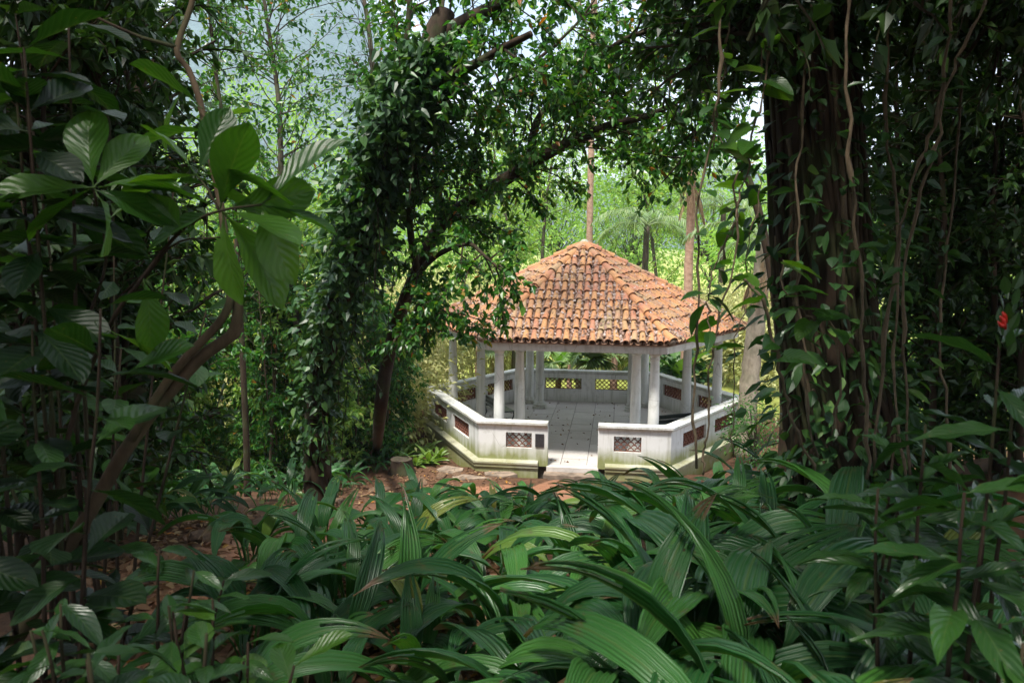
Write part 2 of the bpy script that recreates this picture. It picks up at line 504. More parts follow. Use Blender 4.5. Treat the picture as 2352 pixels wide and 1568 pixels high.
# ------------------------------------------------------------------ pavilion
YAW = -0.0456
R_CAP, R_WALL, R_EAVE = 4.50, 4.42, 4.34
Z_CAP, Z_EAVE, Z_APEX = 1.017, 2.906, 5.10
def hexpt(R, k, z=0.0):
    a = YAW + math.radians(60 * k)
    return Vector((R * math.cos(a), R * math.sin(a), z))
pav = empty('garden_pavilion', (0, 0, 0))
tag(pav, 'white hexagonal garden pavilion with orange clay tile roof and lattice parapet', 'pavilion')

def side_matrix(k, R, z=0.0):
    """x along side k from corner k to k+1, y outward, z up; origin at corner k"""
    a, b_ = hexpt(R, k), hexpt(R, k + 1)
    ex = (b_ - a).normalized(); ez = Vector((0, 0, 1)); ey = ex.cross(ez)
    Mx = Matrix((ex, ey, ez)).transposed().to_4x4()
    Mx.translation = a + Vector((0, 0, z))
    return Mx, (b_ - a).length

TH = 0.17
Z0, ZO0, ZO1, Z1 = -0.02, 0.40, 0.76, 0.93
def wall_side(k, spans, openings):
    Mx, L = side_matrix(k, R_WALL)
    w = MB()
    for (a, b_) in spans:
        # mitred ends at the corners only
        def seg(x0, x1, z0, z1):
            i0 = TH * math.tan(math.radians(30)) if x0 <= 1e-6 else 0
            i1 = TH * math.tan(math.radians(30)) if x1 >= L - 1e-6 else 0
            v = [[x0, 0, z0], [x1, 0, z0], [x1 - i1, -TH, z0], [x0 + i0, -TH, z0], [x0, 0, z1], [x1, 0, z1], [x1 - i1, -TH, z1], [x0 + i0, -TH, z1]]
            w.add(xf(v, Mx), [[0,3,2,1],[4,5,6,7],[0,1,5,4],[1,2,6,5],[2,3,7,6],[3,0,4,7]])
        ops = sorted([o for o in openings if o[0] >= a - 1e-6 and o[1] <= b_ + 1e-6])
        seg(a, b_, Z0, ZO0); seg(a, b_, ZO1, Z1)
        x = a
        for (o0, o1) in ops:
            seg(x, o0, ZO0, ZO1); x = o1
        seg(x, b_, ZO0, ZO1)
    w.build('parapet_wall', M['plaster_in'] if k in (0, 1, 2) else M['plaster'], pav)
    return Mx, L

# fish-scale lattice unit: half ring of clay
def scale_unit(r=0.075, t_=0.019, d=0.05, n=7):
    w = MB(); v = []
    for i in range(n + 1):
        a = PI * i / n
        for rr_, y in ((r, d / 2), (r, -d / 2), (r - t_, -d / 2), (r - t_, d / 2)):
            v.append([rr_ * math.cos(a), y, rr_ * math.sin(a)])
    q = []
    for i in range(n):
        for j in range(4):
            k = (j + 1) % 4
            q.append([i * 4 + j, i * 4 + k, (i + 1) * 4 + k, (i + 1) * 4 + j])
    q += [[0, 1, 2, 3], [n * 4 + 3, n * 4 + 2, n * 4 + 1, n * 4]]
    w.add(v, q)
    me = w.mesh('lattice_tile'); me.materials.append(M['terracotta'])
    return me
UNIT = scale_unit()
def lattice(Mx, x0, x1, single):
    fr = MB()
    y0, y1 = -TH / 2 - 0.028, -TH / 2 + 0.028
    e = 0.014
    fr.box((x0, y0, ZO0), (x1, y1, ZO0 + e), Mx); fr.box((x0, y0, ZO1 - e), (x1, y1, ZO1), Mx)
    fr.box((x0, y0, ZO0 + e), (x0 + e, y1, ZO1 - e), Mx); fr.box((x1 - e, y0, ZO0 + e), (x1, y1, ZO1 - e), Mx)
    n = max(3, round((x1 - x0) / 0.148)); sp = (x1 - x0) / n; pit = 0.072
    M2 = []
    for j in range(5):
        z = ZO0 + e + j * pit * 0.98
        xs = [x0 + sp * (i + 0.5) for i in range(n)] if j % 2 == 0 else [x0 + sp * i for i in range(0, n + 1)]
        for x in xs:
            M2.append(Mx @ Matrix.Translation((x, -TH / 2, z)) @ Matrix.Scale(sp / 0.15, 4, (1, 0, 0)))
    if single:
        p = fr.build('lattice', M['terracotta'], pav)
        for A in M2:
            o = link('lattice_tile', UNIT, p); o.matrix_local = A
    else:
        vs = np.array([v.co[:] for v in UNIT.vertices]); qs = [list(pl.vertices) for pl in UNIT.polygons]
        for A in M2: fr.add(xf(vs, A), qs)
        fr.build('lattice', M['terracotta'], pav)

for k in range(6):
    L = R_WALL
    if k == 4:
        for sp_, op_ in (((0, L * 0.367), (L * 0.146, L * 0.283)), ((L * 0.628, L), (L * 0.71, L * 0.85))):
            Mx, L_ = wall_side(k, [sp_], [op_]); lattice(Mx, op_[0], op_[1], True)
        continue
    ops = [(L * 0.17, L * 0.44), (L * 0.54, L * 0.81)] if k == 1 else [(L * 0.14, L * 0.43), (L * 0.55, L * 0.84)]
    Mx, L_ = wall_side(k, [(0, L)], ops)
    for (a, b_) in ops:
        lattice(Mx, a, b_, k == 1)

def sweep_hex(prof, R, parts, name, mat, closed=False):
    """profile (outward offset, z) swept round the hexagon with mitred corners; parts: list of runs [(side position list)]"""
    for run in parts:
        w = MB(); n = len(prof); v = []
        for (kk, frac) in run:                       # kk side, frac along it; 0 = corner
            for (o, z) in prof:
                if frac == 0:
                    v.append(hexpt(R + o / math.cos(math.radians(30)), kk, z))
                else:
                    a, b_ = hexpt(R + o / math.cos(math.radians(30)), kk, z), hexpt(R + o / math.cos(math.radians(30)), kk + 1, z)
                    # keep the cut square to the side
                    A0, B0 = hexpt(R, kk, z), hexpt(R, kk + 1, z)
                    c0 = A0 + (B0 - A0) * frac
                    ey = (B0 - A0).normalized().cross(Vector((0, 0, 1)))
                    v.append(c0 + ey * o)
        q = []
        m_ = len(run)
        for i in range(m_ - 1):
            for j in range(n):
                k2 = (j + 1) % n
                q.append([i * n + j, (i + 1) * n + j, (i + 1) * n + k2, i * n + k2])
        if closed:
            for j in range(n):
                k2 = (j + 1) % n
                q.append([(m_ - 1) * n + j, j, k2, (m_ - 1) * n + k2])
        w.add([tuple(x) for x in v], q)
        me = w.mesh(name)
        if not closed:
            bm = bmesh.new(); bm.from_mesh(me); bm.verts.ensure_lookup_table()
            bm.faces.new([bm.verts[j] for j in range(n)]); bm.faces.new([bm.verts[(m_ - 1) * n + j] for j in reversed(range(n))])
            bmesh.ops.recalc_face_normals(bm, faces=bm.faces); bm.to_mesh(me); bm.free()
        else:
            bm = bmesh.new(); bm.from_mesh(me); bmesh.ops.recalc_face_normals(bm, faces=bm.faces); bm.to_mesh(me); bm.free()
        link(name, me, pav, mat)

GAP0, GAP1 = 0.358, 0.637
cap_prof = [(0.07, Z_CAP), (-TH - 0.06, Z_CAP), (-TH - 0.06, Z_CAP - 0.055), (-TH - 0.025, Z_CAP - 0.075), (-TH - 0.012, Z_CAP - 0.115), (0.012, Z_CAP - 0.115), (0.03, Z_CAP - 0.085), (0.035, Z_CAP - 0.07), (0.07, Z_CAP - 0.05)]
sweep_hex(cap_prof, R_WALL, [[(4, GAP1 - 0.008), (5, 0), (0, 0), (1, 0), (2, 0), (3, 0), (4, 0), (4, GAP0 + 0.008)]], 'parapet_cap', M['cap'])
led_prof = [(0.16, 0.085), (-0.05, 0.13), (-0.05, -0.5), (0.10, -0.5), (0.10, -0.06), (0.135, -0.04), (0.135, 0.02), (0.16, 0.045)]
sweep_hex(led_prof, R_WALL, [[(4, GAP1 + 0.03), (5, 0), (0, 0), (1, 0), (2, 0), (3, 0), (4, 0), (4, GAP0 - 0.04)]], 'base_ledge', M['ledge'])

# floor of stone slabs
fl = MB()
v = [hexpt(4.30, k, -0.02)[:] for k in range(6)] + [hexpt(4.30, k, -0.6)[:] for k in range(6)]
fl.add(v, [[j, (j + 1) % 6, (j + 1) % 6 + 6, j + 6] for j in range(6)] + [[0, 1, 2, 3], [0, 3, 4, 5]])
floor = fl.build('floor', M['joint'], pav)
def clip_hex(poly, R):
    for k in range(6):
        a, b_ = hexpt(R, k), hexpt(R, k + 1)
        out = []
        for i in range(len(poly)):
            p, q_ = poly[i], poly[(i + 1) % len(poly)]
            sp = (b_.x - a.x) * (p[1] - a.y) - (b_.y - a.y) * (p[0] - a.x)
            sq = (b_.x - a.x) * (q_[1] - a.y) - (b_.y - a.y) * (q_[0] - a.x)
            if sp >= 0: out.append(p)
            if sp * sq < 0:
                f = sp / (sp - sq); out.append((p[0] + f * (q_[0] - p[0]), p[1] + f * (q_[1] - p[1])))
        poly = out
        if len(poly) < 3: return []
    return poly
cy_, sy_ = math.cos(YAW), math.sin(YAW)
xx = -4.4
ci = 0
while xx < 4.4:
    wdt = random.uniform(0.5, 0.68)
    yy = -4.4 + random.uniform(-0.5, 0)
    while yy < 4.4:
        ln = random.uniform(0.7, 1.15)
        g_ = 0.006
        rect = [(xx + g_, yy + g_), (xx + wdt - g_, yy + g_), (xx + wdt - g_, yy + ln - g_), (xx + g_, yy + ln - g_)]
        rect = [(x * cy_ - y * sy_, x * sy_ + y * cy_) for x, y in rect]
        poly = clip_hex(rect, 4.24)
        if len(poly) >= 3:
            h = random.uniform(-0.003, 0.003)
            w = MB(); n = len(poly)
            vv = [(x, y, h) for x, y in poly] + [(x, y, -0.04) for x, y in poly]
            me = bpy.data.meshes.new('paving_slab')
            me.from_pydata(vv, [], [list(range(n))] + [[(j + 1) % n, j, j + n, (j + 1) % n + n] for j in range(n)])
            link('paving_slab', me, floor, M['paving'])
        yy += ln
    xx += wdt
# doorway threshold and steps
Mx, L = side_matrix(4, R_WALL)
st = MB(); st.box((L * GAP0 + 0.02, -0.22, -0.5), (L * GAP1 - 0.02, 0.06, -0.006), Mx)
st.build('threshold', M['paving'], pav)
st = MB(); st.box((L * GAP0 - 0.02, 0.063, -0.6), (L * GAP1 + 0.02, 0.36, -0.11), Mx)
st.build('step', M['brown_stone'], pav)

# columns: one near each corner and one behind it towards the middle
SHAFT_TOP = 2.60
cp = MB()
cp.lathe([(0.0, 0.085), (0.185, 0.085), (0.195, 0.105), (0.195, 0.13), (0.18, 0.15), (0.165, 0.165), (0.165, 0.18), (0.155, 0.2), (0.135, 0.225), (0.128, 0.25), (0.131, 0.6), (0.131, 1.0), (0.125, 1.5), (0.115, 2.0), (0.104, 2.42), (0.104, 2.45), (0.118, 2.455), (0.118, 2.475), (0.106, 2.48), (0.106, 2.53), (0.125, 2.56), (0.135, 2.585), (0.0, 2.585)], 28)
COLM = cp.mesh('column', smooth=True); COLM.materials.append(M['plaster_clean'])
pl_ = MB(); pl_.box((-0.205, -0.205, 0.0035), (0.205, 0.205, 0.083)); PLM = pl_.mesh('column_plinth'); PLM.materials.append(M['plaster_clean'])
ab_ = MB(); ab_.box((-0.15, -0.15, 2.587), (0.15, 0.15, 2.66)); ABM = ab_.mesh('column_abacus'); ABM.materials.append(M['plaster_clean'])
for k in range(6):
    for R in (2.85, 3.66):
        p = hexpt(R, k)
        c = link('column', COLM, pav); c.location = p; c.rotation_euler = (0, 0, YAW)
        for nm, me in (('column_plinth', PLM), ('column_abacus', ABM)):
            o = link(nm, me, c)

# entablature beam and soffit
fas = [(0.0, 2.84), (0.0, 2.665), (-0.02, 2.665), (-0.02, 2.64), (-0.45, 2.64), (-0.45, 2.84)]
sweep_hex(fas, 4.16, [[(k, 0) for k in range(6)]], 'eave_beam', M['plaster_clean'], closed=True)
sf = MB()
v = [hexpt(3.65, k, 2.70)[:] for k in range(6)] + [(0, 0, 2.70)]
sf.add(v, tris=[[k, 6, (k + 1) % 6] for k in range(6)])
sf.build('ceiling', M['plaster_clean'], pav)

# roof: deck, channel tiles, cover tiles, hip tiles
roof_mb = MB()
v = [hexpt(R_EAVE - 0.06, k, Z_EAVE - 0.055)[:] for k in range(6)] + [(0, 0, Z_APEX - 0.07)] + [hexpt(R_EAVE - 0.10, k, Z_EAVE - 0.08)[:] for k in range(6)] + [(0, 0, Z_APEX - 0.2)]
roof_mb.add(v, [[k, (k + 1) % 6, 7 + (k + 1) % 6, 7 + k] for k in range(6)], [[k, (k + 1) % 6, 6] for k in range(6)] + [[7 + (k + 1) % 6, 7 + k, 13] for k in range(6)])
roof = roof_mb.build('roof', M['channel'], pav)
def half_tile(r0, r1, ln, th=0.013, n=6, arc=PI):
    """barrel tile lying along +Y from 0 (wide lower end) to ln, convex up"""
    w = MB(); v = []
    for (r, y) in ((r0, 0), (r1, ln)):
        for i in range(n + 1):
            a = (PI - arc) / 2 + arc * i / n
            v.append([r * math.cos(a), y, r * math.sin(a) * 0.92])
        for i in range(n + 1):
            a = (PI - arc) / 2 + arc * i / n
            v.append([(r - th) * math.cos(a), y, (r - th) * math.sin(a) * 0.92])
    m1 = n + 1; q = []
    for i in range(n):
        q.append([i, 2 * m1 + i, 2 * m1 + i + 1, i + 1])                       # outer
        q.append([m1 + i, m1 + i + 1, 3 * m1 + i + 1, 3 * m1 + i])             # inner
        q.append([i, i + 1, m1 + i + 1, m1 + i])                               # lower end
    q.append([0, m1, 3 * m1, 2 * m1]); q.append([n, 2 * m1 + n, 3 * m1 + n, m1 + n])
    w.add(v, q)
    return w
TW = half_tile(0.079, 0.060, 0.47)
tile_me = [TW.mesh('roof_tile', smooth=False) for _ in range(1)][0]; tile_me.materials.append(M['tile'])
TV = np.concatenate(TW.v); TQ = np.concatenate(TW.f4)
HW = half_tile(0.115, 0.088, 0.47, 0.015, 7)
hip_me = HW.mesh('hip_tile'); hip_me.materials.append(M['tile'])
ap = R_EAVE * math.cos(PI / 6)
rest = MB(); n_single = 0; chan = MB(); debris_spots = []
SL = math.hypot(ap, Z_APEX - Z_EAVE)
for k in (4, 5, 3, 0, 2, 1):
    a, b_ = hexpt(R_EAVE, k, Z_EAVE), hexpt(R_EAVE, k + 1, Z_EAVE)
    mid = (a + b_) / 2
    ex = (b_ - a).normalized(); ey = (Vector((0, 0, Z_APEX)) - mid).normalized(); ez = ex.cross(ey)
    F = Matrix((ex, ey, ez)).transposed().to_4x4(); F.translation = mid
    half = R_EAVE / 2
    ncol = 23; sp = 2 * half / ncol
    for i in range(ncol):
        u = -half + sp * (i + 0.5)
        vmax = SL * (1 - abs(u) / half)
        jit = random.uniform(-0.01, 0.01)
        # channel between this column and the next
        uc = u + sp / 2; vm = SL * (1 - abs(uc) / half)
        if vm > 0.1:
            nn = 5; v = []
            for y in (-0.05, vm):
                for c_ in range(nn):
                    aa = PI + PI * c_ / (nn - 1)
                    v.append([uc + 0.075 * math.cos(aa), y, 0.035 + 0.06 * math.sin(aa)])
            chan.add(xf(v, F), [[c_, c_ + 1, nn + c_ + 1, nn + c_] for c_ in range(nn - 1)])
            if k in (4, 5, 3): debris_spots.append((F.copy(), uc, vm, k))
        j = 0
        while True:
            y = j * 0.40 - 0.03 + jit
            if y + 0.22 > vmax: break
            ln = 1.0 if y + 0.45 < vmax else max(0.4, (vmax - y) / 0.46)
            A = F @ Matrix.Translation((u + random.gauss(0, 0.006), y + random.gauss(0, 0.02), 0.018 + random.gauss(0, 0.004))) @ Matrix.Rotation(random.gauss(0, 0.04), 4, 'Z') @ Matrix.Rotation(-0.055, 4, 'X') @ Matrix.Translation((0, 0, 0.022)) @ Matrix.Diagonal((1, ln, 1, 1))
            if n_single < 300:
                o = link('roof_tile', tile_me, roof); o.matrix_local = A; n_single += 1
            else:
                rest.add(xf(TV, A), TQ)
            j += 1
ro = rest.build('roof_tile_field', M['tile_isl'], roof); ro['kind'] = 'stuff'
chan.build('channel_tiles', M['channel'], roof, smooth=True)['kind'] = 'stuff'
for k in range(6):
    c0 = hexpt(R_EAVE + 0.02, k, Z_EAVE + 0.035); c1 = Vector((0, 0, Z_APEX + 0.045))
    ey = (c1 - c0).normalized(); ex = ey.cross(Vector((0, 0, 1))).normalized(); ez = ex.cross(ey)
    F = Matrix((ex, ey, ez)).transposed().to_4x4(); F.translation = c0
    LH = (c1 - c0).length; j = 0
    while j * 0.40 + 0.3 < LH:
        A = F @ Matrix.Translation((random.gauss(0, 0.006), j * 0.40, 0.02)) @ Matrix.Rotation(random.gauss(0, 0.02), 4, 'Z') @ Matrix.Rotation(-0.06, 4, 'X')
        o = link('hip_tile', hip_me, roof); o.matrix_local = A; j += 1
    w = MB(); B = [c0 + (c1 - c0) * f + Vector((0, 0, -.02 + random.gauss(0, .008))) for f in np.linspace(0.0, .97, 24)]
    w.tube(B, [.095 * random.uniform(.8, 1.15) for _ in B], 8); w.build('hip_mortar', M['brown_stone'], roof, True)
fin = MB(); fin.lathe([(0.0, 0.09), (0.05, 0.085), (0.10, 0.05), (0.13, 0.0), (0.15, -0.08), (0.0, -0.1)], 10, Matrix.Translation((0, 0, Z_APEX + 0.05)))
fin.build('mortar_finial', M['ledge'], roof, smooth=True)

# dry leaves and petals caught in the roof channels
M['litter'] = leaf_mat('dry_litter', [(0.0, (0.16, 0.09, 0.06)), (0.4, (0.30, 0.19, 0.15)), (0.75, (0.46, 0.34, 0.29)), (1.0, (0.55, 0.47, 0.42))], 0.8, 0.1, (1, 1, 1), spec=0.2)
def litter(mb, p, ex, ey, ez, s):
    c = rng.random(4) * 0.5
    v = [p - ex * s * .5 - ey * s * .25 + ez * s * c[0], p + ex * s * .5 - ey * s * .2 + ez * s * c[1], p + ex * s * .45 + ey * s * .3 + ez * s * c[2], p - ex * s * .4 + ey * s * .25 + ez * s * c[3]]
    mb.add([tuple(x) for x in v], [[0, 1, 2, 3]], rnd=float(rng.random()))
db = MB()
for _ in range(8000):
    F, uc, vm, k = debris_spots[rng.integers(len(debris_spots))]
    y = vm * rng.random() ** 1.2
    dens = math.exp(-((uc - 0.25) / 0.9) ** 2) + 0.35
    if rng.random() > dens and k == 4: continue
    onc = rng.random() < 0.12
    p = F @ Vector((uc + rng.normal(0, 0.022) + (0.095 if onc else 0), y, (0.105 if onc else 0.02) + rng.random() * 0.035))
    a = rng.random() * 6.3
    ex = (F.to_3x3() @ Vector((math.cos(a), math.sin(a), rng.normal(0, .3)))).normalized(); ez = (F.to_3x3() @ Vector((0, 0, 1))); ey = ez.cross(ex)
    litter(db, p, ex, ey, ez, rng.uniform(0.035, 0.10))
tag(db.build('roof_litter', M['litter']), 'pinkish dry leaves and petals caught between the roof tiles', 'leaf litter', kind='stuff')

# plaque on the left front wall
Mx, L = side_matrix(4, R_WALL)
pq = MB(); pq.box((L * 0.302, 0.002, 0.44), (L * 0.348, 0.022, 0.75), Mx)
tag(pq.build('plaque', M['plaque']), 'small dark plaque on the white parapet beside the doorway', 'plaque')

# benches: slatted seat on two cast iron ends
def bench(loc, rz, label):
    r = empty('park_bench', loc, rz)
    tag(r, label, 'bench', 'benches inside the pavilion')
    for i in range(4):
        s_ = MB(); s_.box((-0.65, -0.20 + i * 0.105, 0.42), (0.65, -0.105 + i * 0.105, 0.45)); s_.build('seat_slat', M['bench_seat'], r)
    for i in range(2):
        s_ = MB()
        A = Matrix.Translation((0, 0.25 + 0.045 * i, 0.58 + i * 0.135)) @ Matrix.Rotation(-0.25, 4, 'X')
        s_.box((-0.65, -0.015, -0.055), (0.65, 0.015, 0.055), A); s_.build('back_slat', M['bench_paint'], r)
    for x in (-0.55, 0.55):
        e = MB()
        e.tube([(x, -0.2, 0.42), (x, -0.23, 0.3), (x, -0.17, 0.18), (x, -0.22, 0.0035)], 0.02, 6)
        e.tube([(x, 0.38, 0.84), (x, 0.31, 0.6), (x, 0.24, 0.42), (x, 0.2, 0.2), (x, 0.3, 0.0035)], 0.02, 6)
        e.tube([(x, -0.2, 0.405), (x, 0.24, 0.405)], 0.018, 6)
        e.build('bench_end', M['bench_paint'], r)
    return r
p = zp(1166, 938, 0.43); bench((p.x - 0.25, p.y + 0.15, 0), YAW + math.radians(120), 'dark bench with grey seat between the left columns of the pavilion')
p = zp(1535, 945, 0.80); bench((p.x - 0.05, p.y + 0.1, 0), YAW + math.radians(210), 'dark bench seen over the right parapet of the pavilion')

# ------------------------------------------------------------------ plant tools
def unit(a):
    return a / (np.linalg.norm(a, axis=-1, keepdims=True) + 1e-9)
def spline(pts, n):
    P = np.array([tuple(p) for p in pts], float)
    if len(P) == 2:
        return P[0] + (P[1] - P[0]) * np.linspace(0, 1, n)[:, None]
    Q = np.concatenate([[2 * P[0] - P[1]], P, [2 * P[-1] - P[-2]]])
    s = np.linspace(0, len(P) - 1 - 1e-6, n)
    i = s.astype(int); t = (s - i)[:, None]
    a, b_, c, d = Q[i], Q[i + 1], Q[i + 2], Q[i + 3]
    return 0.5 * ((2 * b_) + (-a + c) * t + (2 * a - 5 * b_ + 4 * c - d) * t ** 2 + (-a + 3 * b_ - 3 * c + d) * t ** 3)
def wob(P, amp, rg=rng):
    n = len(P)
    k = rg.normal(0, amp, (n, 3)); k = np.cumsum(k, 0) * 0.5; k -= np.linspace(0, 1, n)[:, None] * k[-1]
    return P + k

def leaves(mb, P, D, L, W, rnd=None, up=0.6, droop=0.2, detail=0, fold=0.14, heart=False, rg=rng):
    """scatter leaf blades: P base points, D axis directions"""
    P = np.asarray(P, float); D = unit(np.asarray(D, float)); n = len(P)
    if n == 0: return
    L = np.broadcast_to(np.asarray(L, float), (n,))[:, None]; W = np.broadcast_to(np.asarray(W, float), (n,))[:, None]
    if rnd is None: rnd = rg.random(n)
    nr = unit(up * np.array([0, 0, 1.0]) + (1 - up) * rg.normal(0, 1, (n, 3)))
    S = unit(np.cross(D, nr)); Nn = np.cross(S, D)
    dz = np.array([0, 0, -1.0]) * droop * L
    if detail == 0:
        v = np.stack([P, P + D * L * .45 + S * W * .5 + Nn * W * fold, P + D * L + dz, P + D * L * .45 - S * W * .5 + Nn * W * fold], 1)
        q = np.arange(n)[:, None] * 4 + np.array([0, 1, 2, 3])
        mb.add(v.reshape(-1, 3), q, rnd=rnd)
    else:
        if heart: prof = [(-.12, .62), (.28, 1.0), (.68, .55)]
        else: prof = [(.12, .45), (.42, 1.0), (.75, .62)]
        rows = [P]
        for (a, w) in prof:
            c = P + D * L * a + dz * (max(a, 0) ** 2)
            rows += [c + S * W * .5 * w + Nn * W * fold * w, c + S * W * .5 * w * -1 + Nn * W * fold * w]
        mids = []
        for a in (.28, .68) if heart else (.42, .75):
            mids.append(P + D * L * a + dz * a * a)
        rows += [P + D * L + dz] + mids
        # 0 base,1 R1,2 L1,3 R2,4 L2,5 R3,6 L3,7 tip,8 m2,9 m3
        v = np.stack(rows, 1)
        b0 = np.arange(n)[:, None] * 10
        q = np.concatenate([b0 + np.array(f) for f in ([0, 1, 3, 8], [0, 8, 4, 2], [8, 3, 5, 9], [8, 9, 6, 4])], 0)
        tr = np.concatenate([b0 + np.array(f) for f in ([9, 5, 7], [9, 7, 6])], 0)
        k = mb.n
        mb.add(v.reshape(-1, 3), q, rnd=np.tile(rnd, 4))
        mb.f3.append(tr.astype(np.int32) + k); mb.r3.append(np.tile(rnd, 2).astype(np.float32))

def branch(p0, d, ln, n=5, droop=0.15, wig=0.12, rg=rng):
    p = np.array(p0, float); d = unit(np.array(d, float)); out = [p.copy()]
    for i in range(n - 1):
        d = unit(d + rg.normal(0, wig, 3) + np.array([0, 0, -droop / n]))
        p = p + d * ln / (n - 1); out.append(p.copy())
    return np.array(out)

def tubes(mb, B, r0, r1, sides):
    """many thin tapering tubes at once: B (n, m, 3)"""
    n, m, _ = B.shape
    if n == 0: return
    T = unit(np.gradient(B, axis=1))
    ref = unit(np.broadcast_to(np.array([.31, .52, .79]), B.shape) + 0 * B)
    Nn = unit(np.cross(T, ref)); Bn = np.cross(T, Nn)
    rad = np.linspace(0, 1, m)[None, :, None, None]
    r0 = np.broadcast_to(np.asarray(r0, float), (n,))[:, None, None, None]; r1 = np.broadcast_to(np.asarray(r1, float), (n,))[:, None, None, None]
    R = r0 * (1 - rad) + r1 * rad
    ang = np.linspace(0, 2 * PI, sides, endpoint=False)[None, None, :, None]
    v = B[:, :, None, :] + R * (np.cos(ang) * Nn[:, :, None, :] + np.sin(ang) * Bn[:, :, None, :])
    q = []
    for i in range(m - 1):
        for j in range(sides):
            k = (j + 1) % sides
            q.append([i * sides + j, i * sides + k, (i + 1) * sides + k, (i + 1) * sides + j])
    q = np.array(q)[None] + (np.arange(n) * m * sides)[:, None, None]
    mb.add(v.reshape(-1, 3), q.reshape(-1, 4))
def branches(p0, d, ln, m, droop, wig, rg):
    p = np.array(p0, float); d = unit(np.array(d, float)); out = [p.copy()]; ln = np.asarray(ln)[:, None]
    for i in range(m - 1):
        d = unit(d + rg.normal(0, wig, p.shape) + np.array([0, 0, -droop / m]))
        p = p + d * ln / (m - 1); out.append(p.copy())
    return np.stack(out, 1)
def along(B, idx, s):
    """point and tangent at fraction s of polyline B[idx]"""
    m = B.shape[1]; t_ = np.clip(s, 0, .9999) * (m - 1); j = t_.astype(int); f = (t_ - j)[:, None]
    a, c = B[idx, j], B[idx, j + 1]
    return a * (1 - f) + c * f, unit(c - a)
def leafy_limb(wood, lf, pts, r, n_sub, sub_len, n_twig, twig_len, n_leaf, L, W, t0=0.1, t1=1.0, up=0.15, detail=0, rg=rng, leaf_up=0.6, hue=None):
    """grow side branches and twigs with leaves along a limb (pts)"""
    Lm = np.asarray(pts)[None]
    p, tg = along(Lm, np.zeros(n_sub, int), t0 + (t1 - t0) * rg.random(n_sub))
    d = unit(rg.normal(0, 1, (n_sub, 3))); d = unit(d - tg * np.sum(d * tg, 1, keepdims=True) * 0.7 + tg * 0.5 + np.array([0, 0, up]))
    B = branches(p, d, sub_len * rg.uniform(.5, 1.3, n_sub), 5, .25, .16, rg)
    tubes(wood, B, r * .35, r * .12, 4)
    idx = np.repeat(np.arange(n_sub), n_twig); k = len(idx)
    p2, t2 = along(B, idx, rg.uniform(.2, 1, k))
    Tw = branches(p2, unit(t2 + rg.normal(0, .7, (k, 3))), twig_len * rg.uniform(.6, 1.3, k), 4, .35, .2, rg)
    tubes(wood, Tw, r * .10, r * .04, 3)
    idl = np.repeat(np.arange(k), rg.integers(max(2, n_leaf // 2), n_leaf + n_leaf // 2 + 1, k)); n = len(idl)
    p3, t3 = along(Tw, idl, rg.random(n))
    leaves(lf, p3, unit(t3 * .6 + rg.normal(0, .6, (n, 3)) + np.array([0, 0, -.15])), L * rg.uniform(0.65, 1.25, n), W * rg.uniform(0.7, 1.2, n), None if hue is None else hue(n), leaf_up, 0.2, detail, rg=rg)

def clump_crown(wood, lf, trunk_top, centre, rad, n_cl, cl_r, n_leaf, L, W, r_branch=0.03, shell=0.5, rg=rng, detail=0, droop=0.2, up=0.6, flat=0.7):
    """crown of leaf clusters spread through an ellipsoid, each on its own branch"""
    centre = np.array(tuple(centre), float); rad = np.array(rad, float); tt = np.array(tuple(trunk_top), float)
    d = unit(rg.normal(0, 1, (n_cl, 3))); c = centre + d * rad * (shell + (1 - shell) * rg.random((n_cl, 1)) ** .6)
    if r_branch > 0:
        ln = np.linalg.norm(c - tt, axis=1)[:, None]
        mid = (tt + c) / 2 + rg.normal(0, .12, (n_cl, 3)) * ln * .5
        s = np.linspace(0, 1, 5)[None, :, None]
        tubes(wood, tt * (1 - s) ** 2 + 2 * mid[:, None] * s * (1 - s) + c[:, None] * s ** 2, r_branch, r_branch * .25, 4)
    idx = np.repeat(np.arange(n_cl), np.maximum(3, (n_leaf * rg.uniform(.5, 1.5, n_cl)).astype(int))); n = len(idx)
    off = rg.normal(0, 1, (n, 3)) * cl_r * np.array([1, 1, flat])
    DD = unit(off / cl_r + d[idx] * .5 + rg.normal(0, .5, (n, 3)) + np.array([0, 0, -.2]))
    RR = np.clip(rg.random(n) * .7 + rg.random(n_cl)[idx] * .3, 0, .999)
    leaves(lf, c[idx] + off, DD, L * rg.uniform(0.6, 1.3, n), W * rg.uniform(0.7, 1.2, n), RR, up, droop, detail, rg=rg)

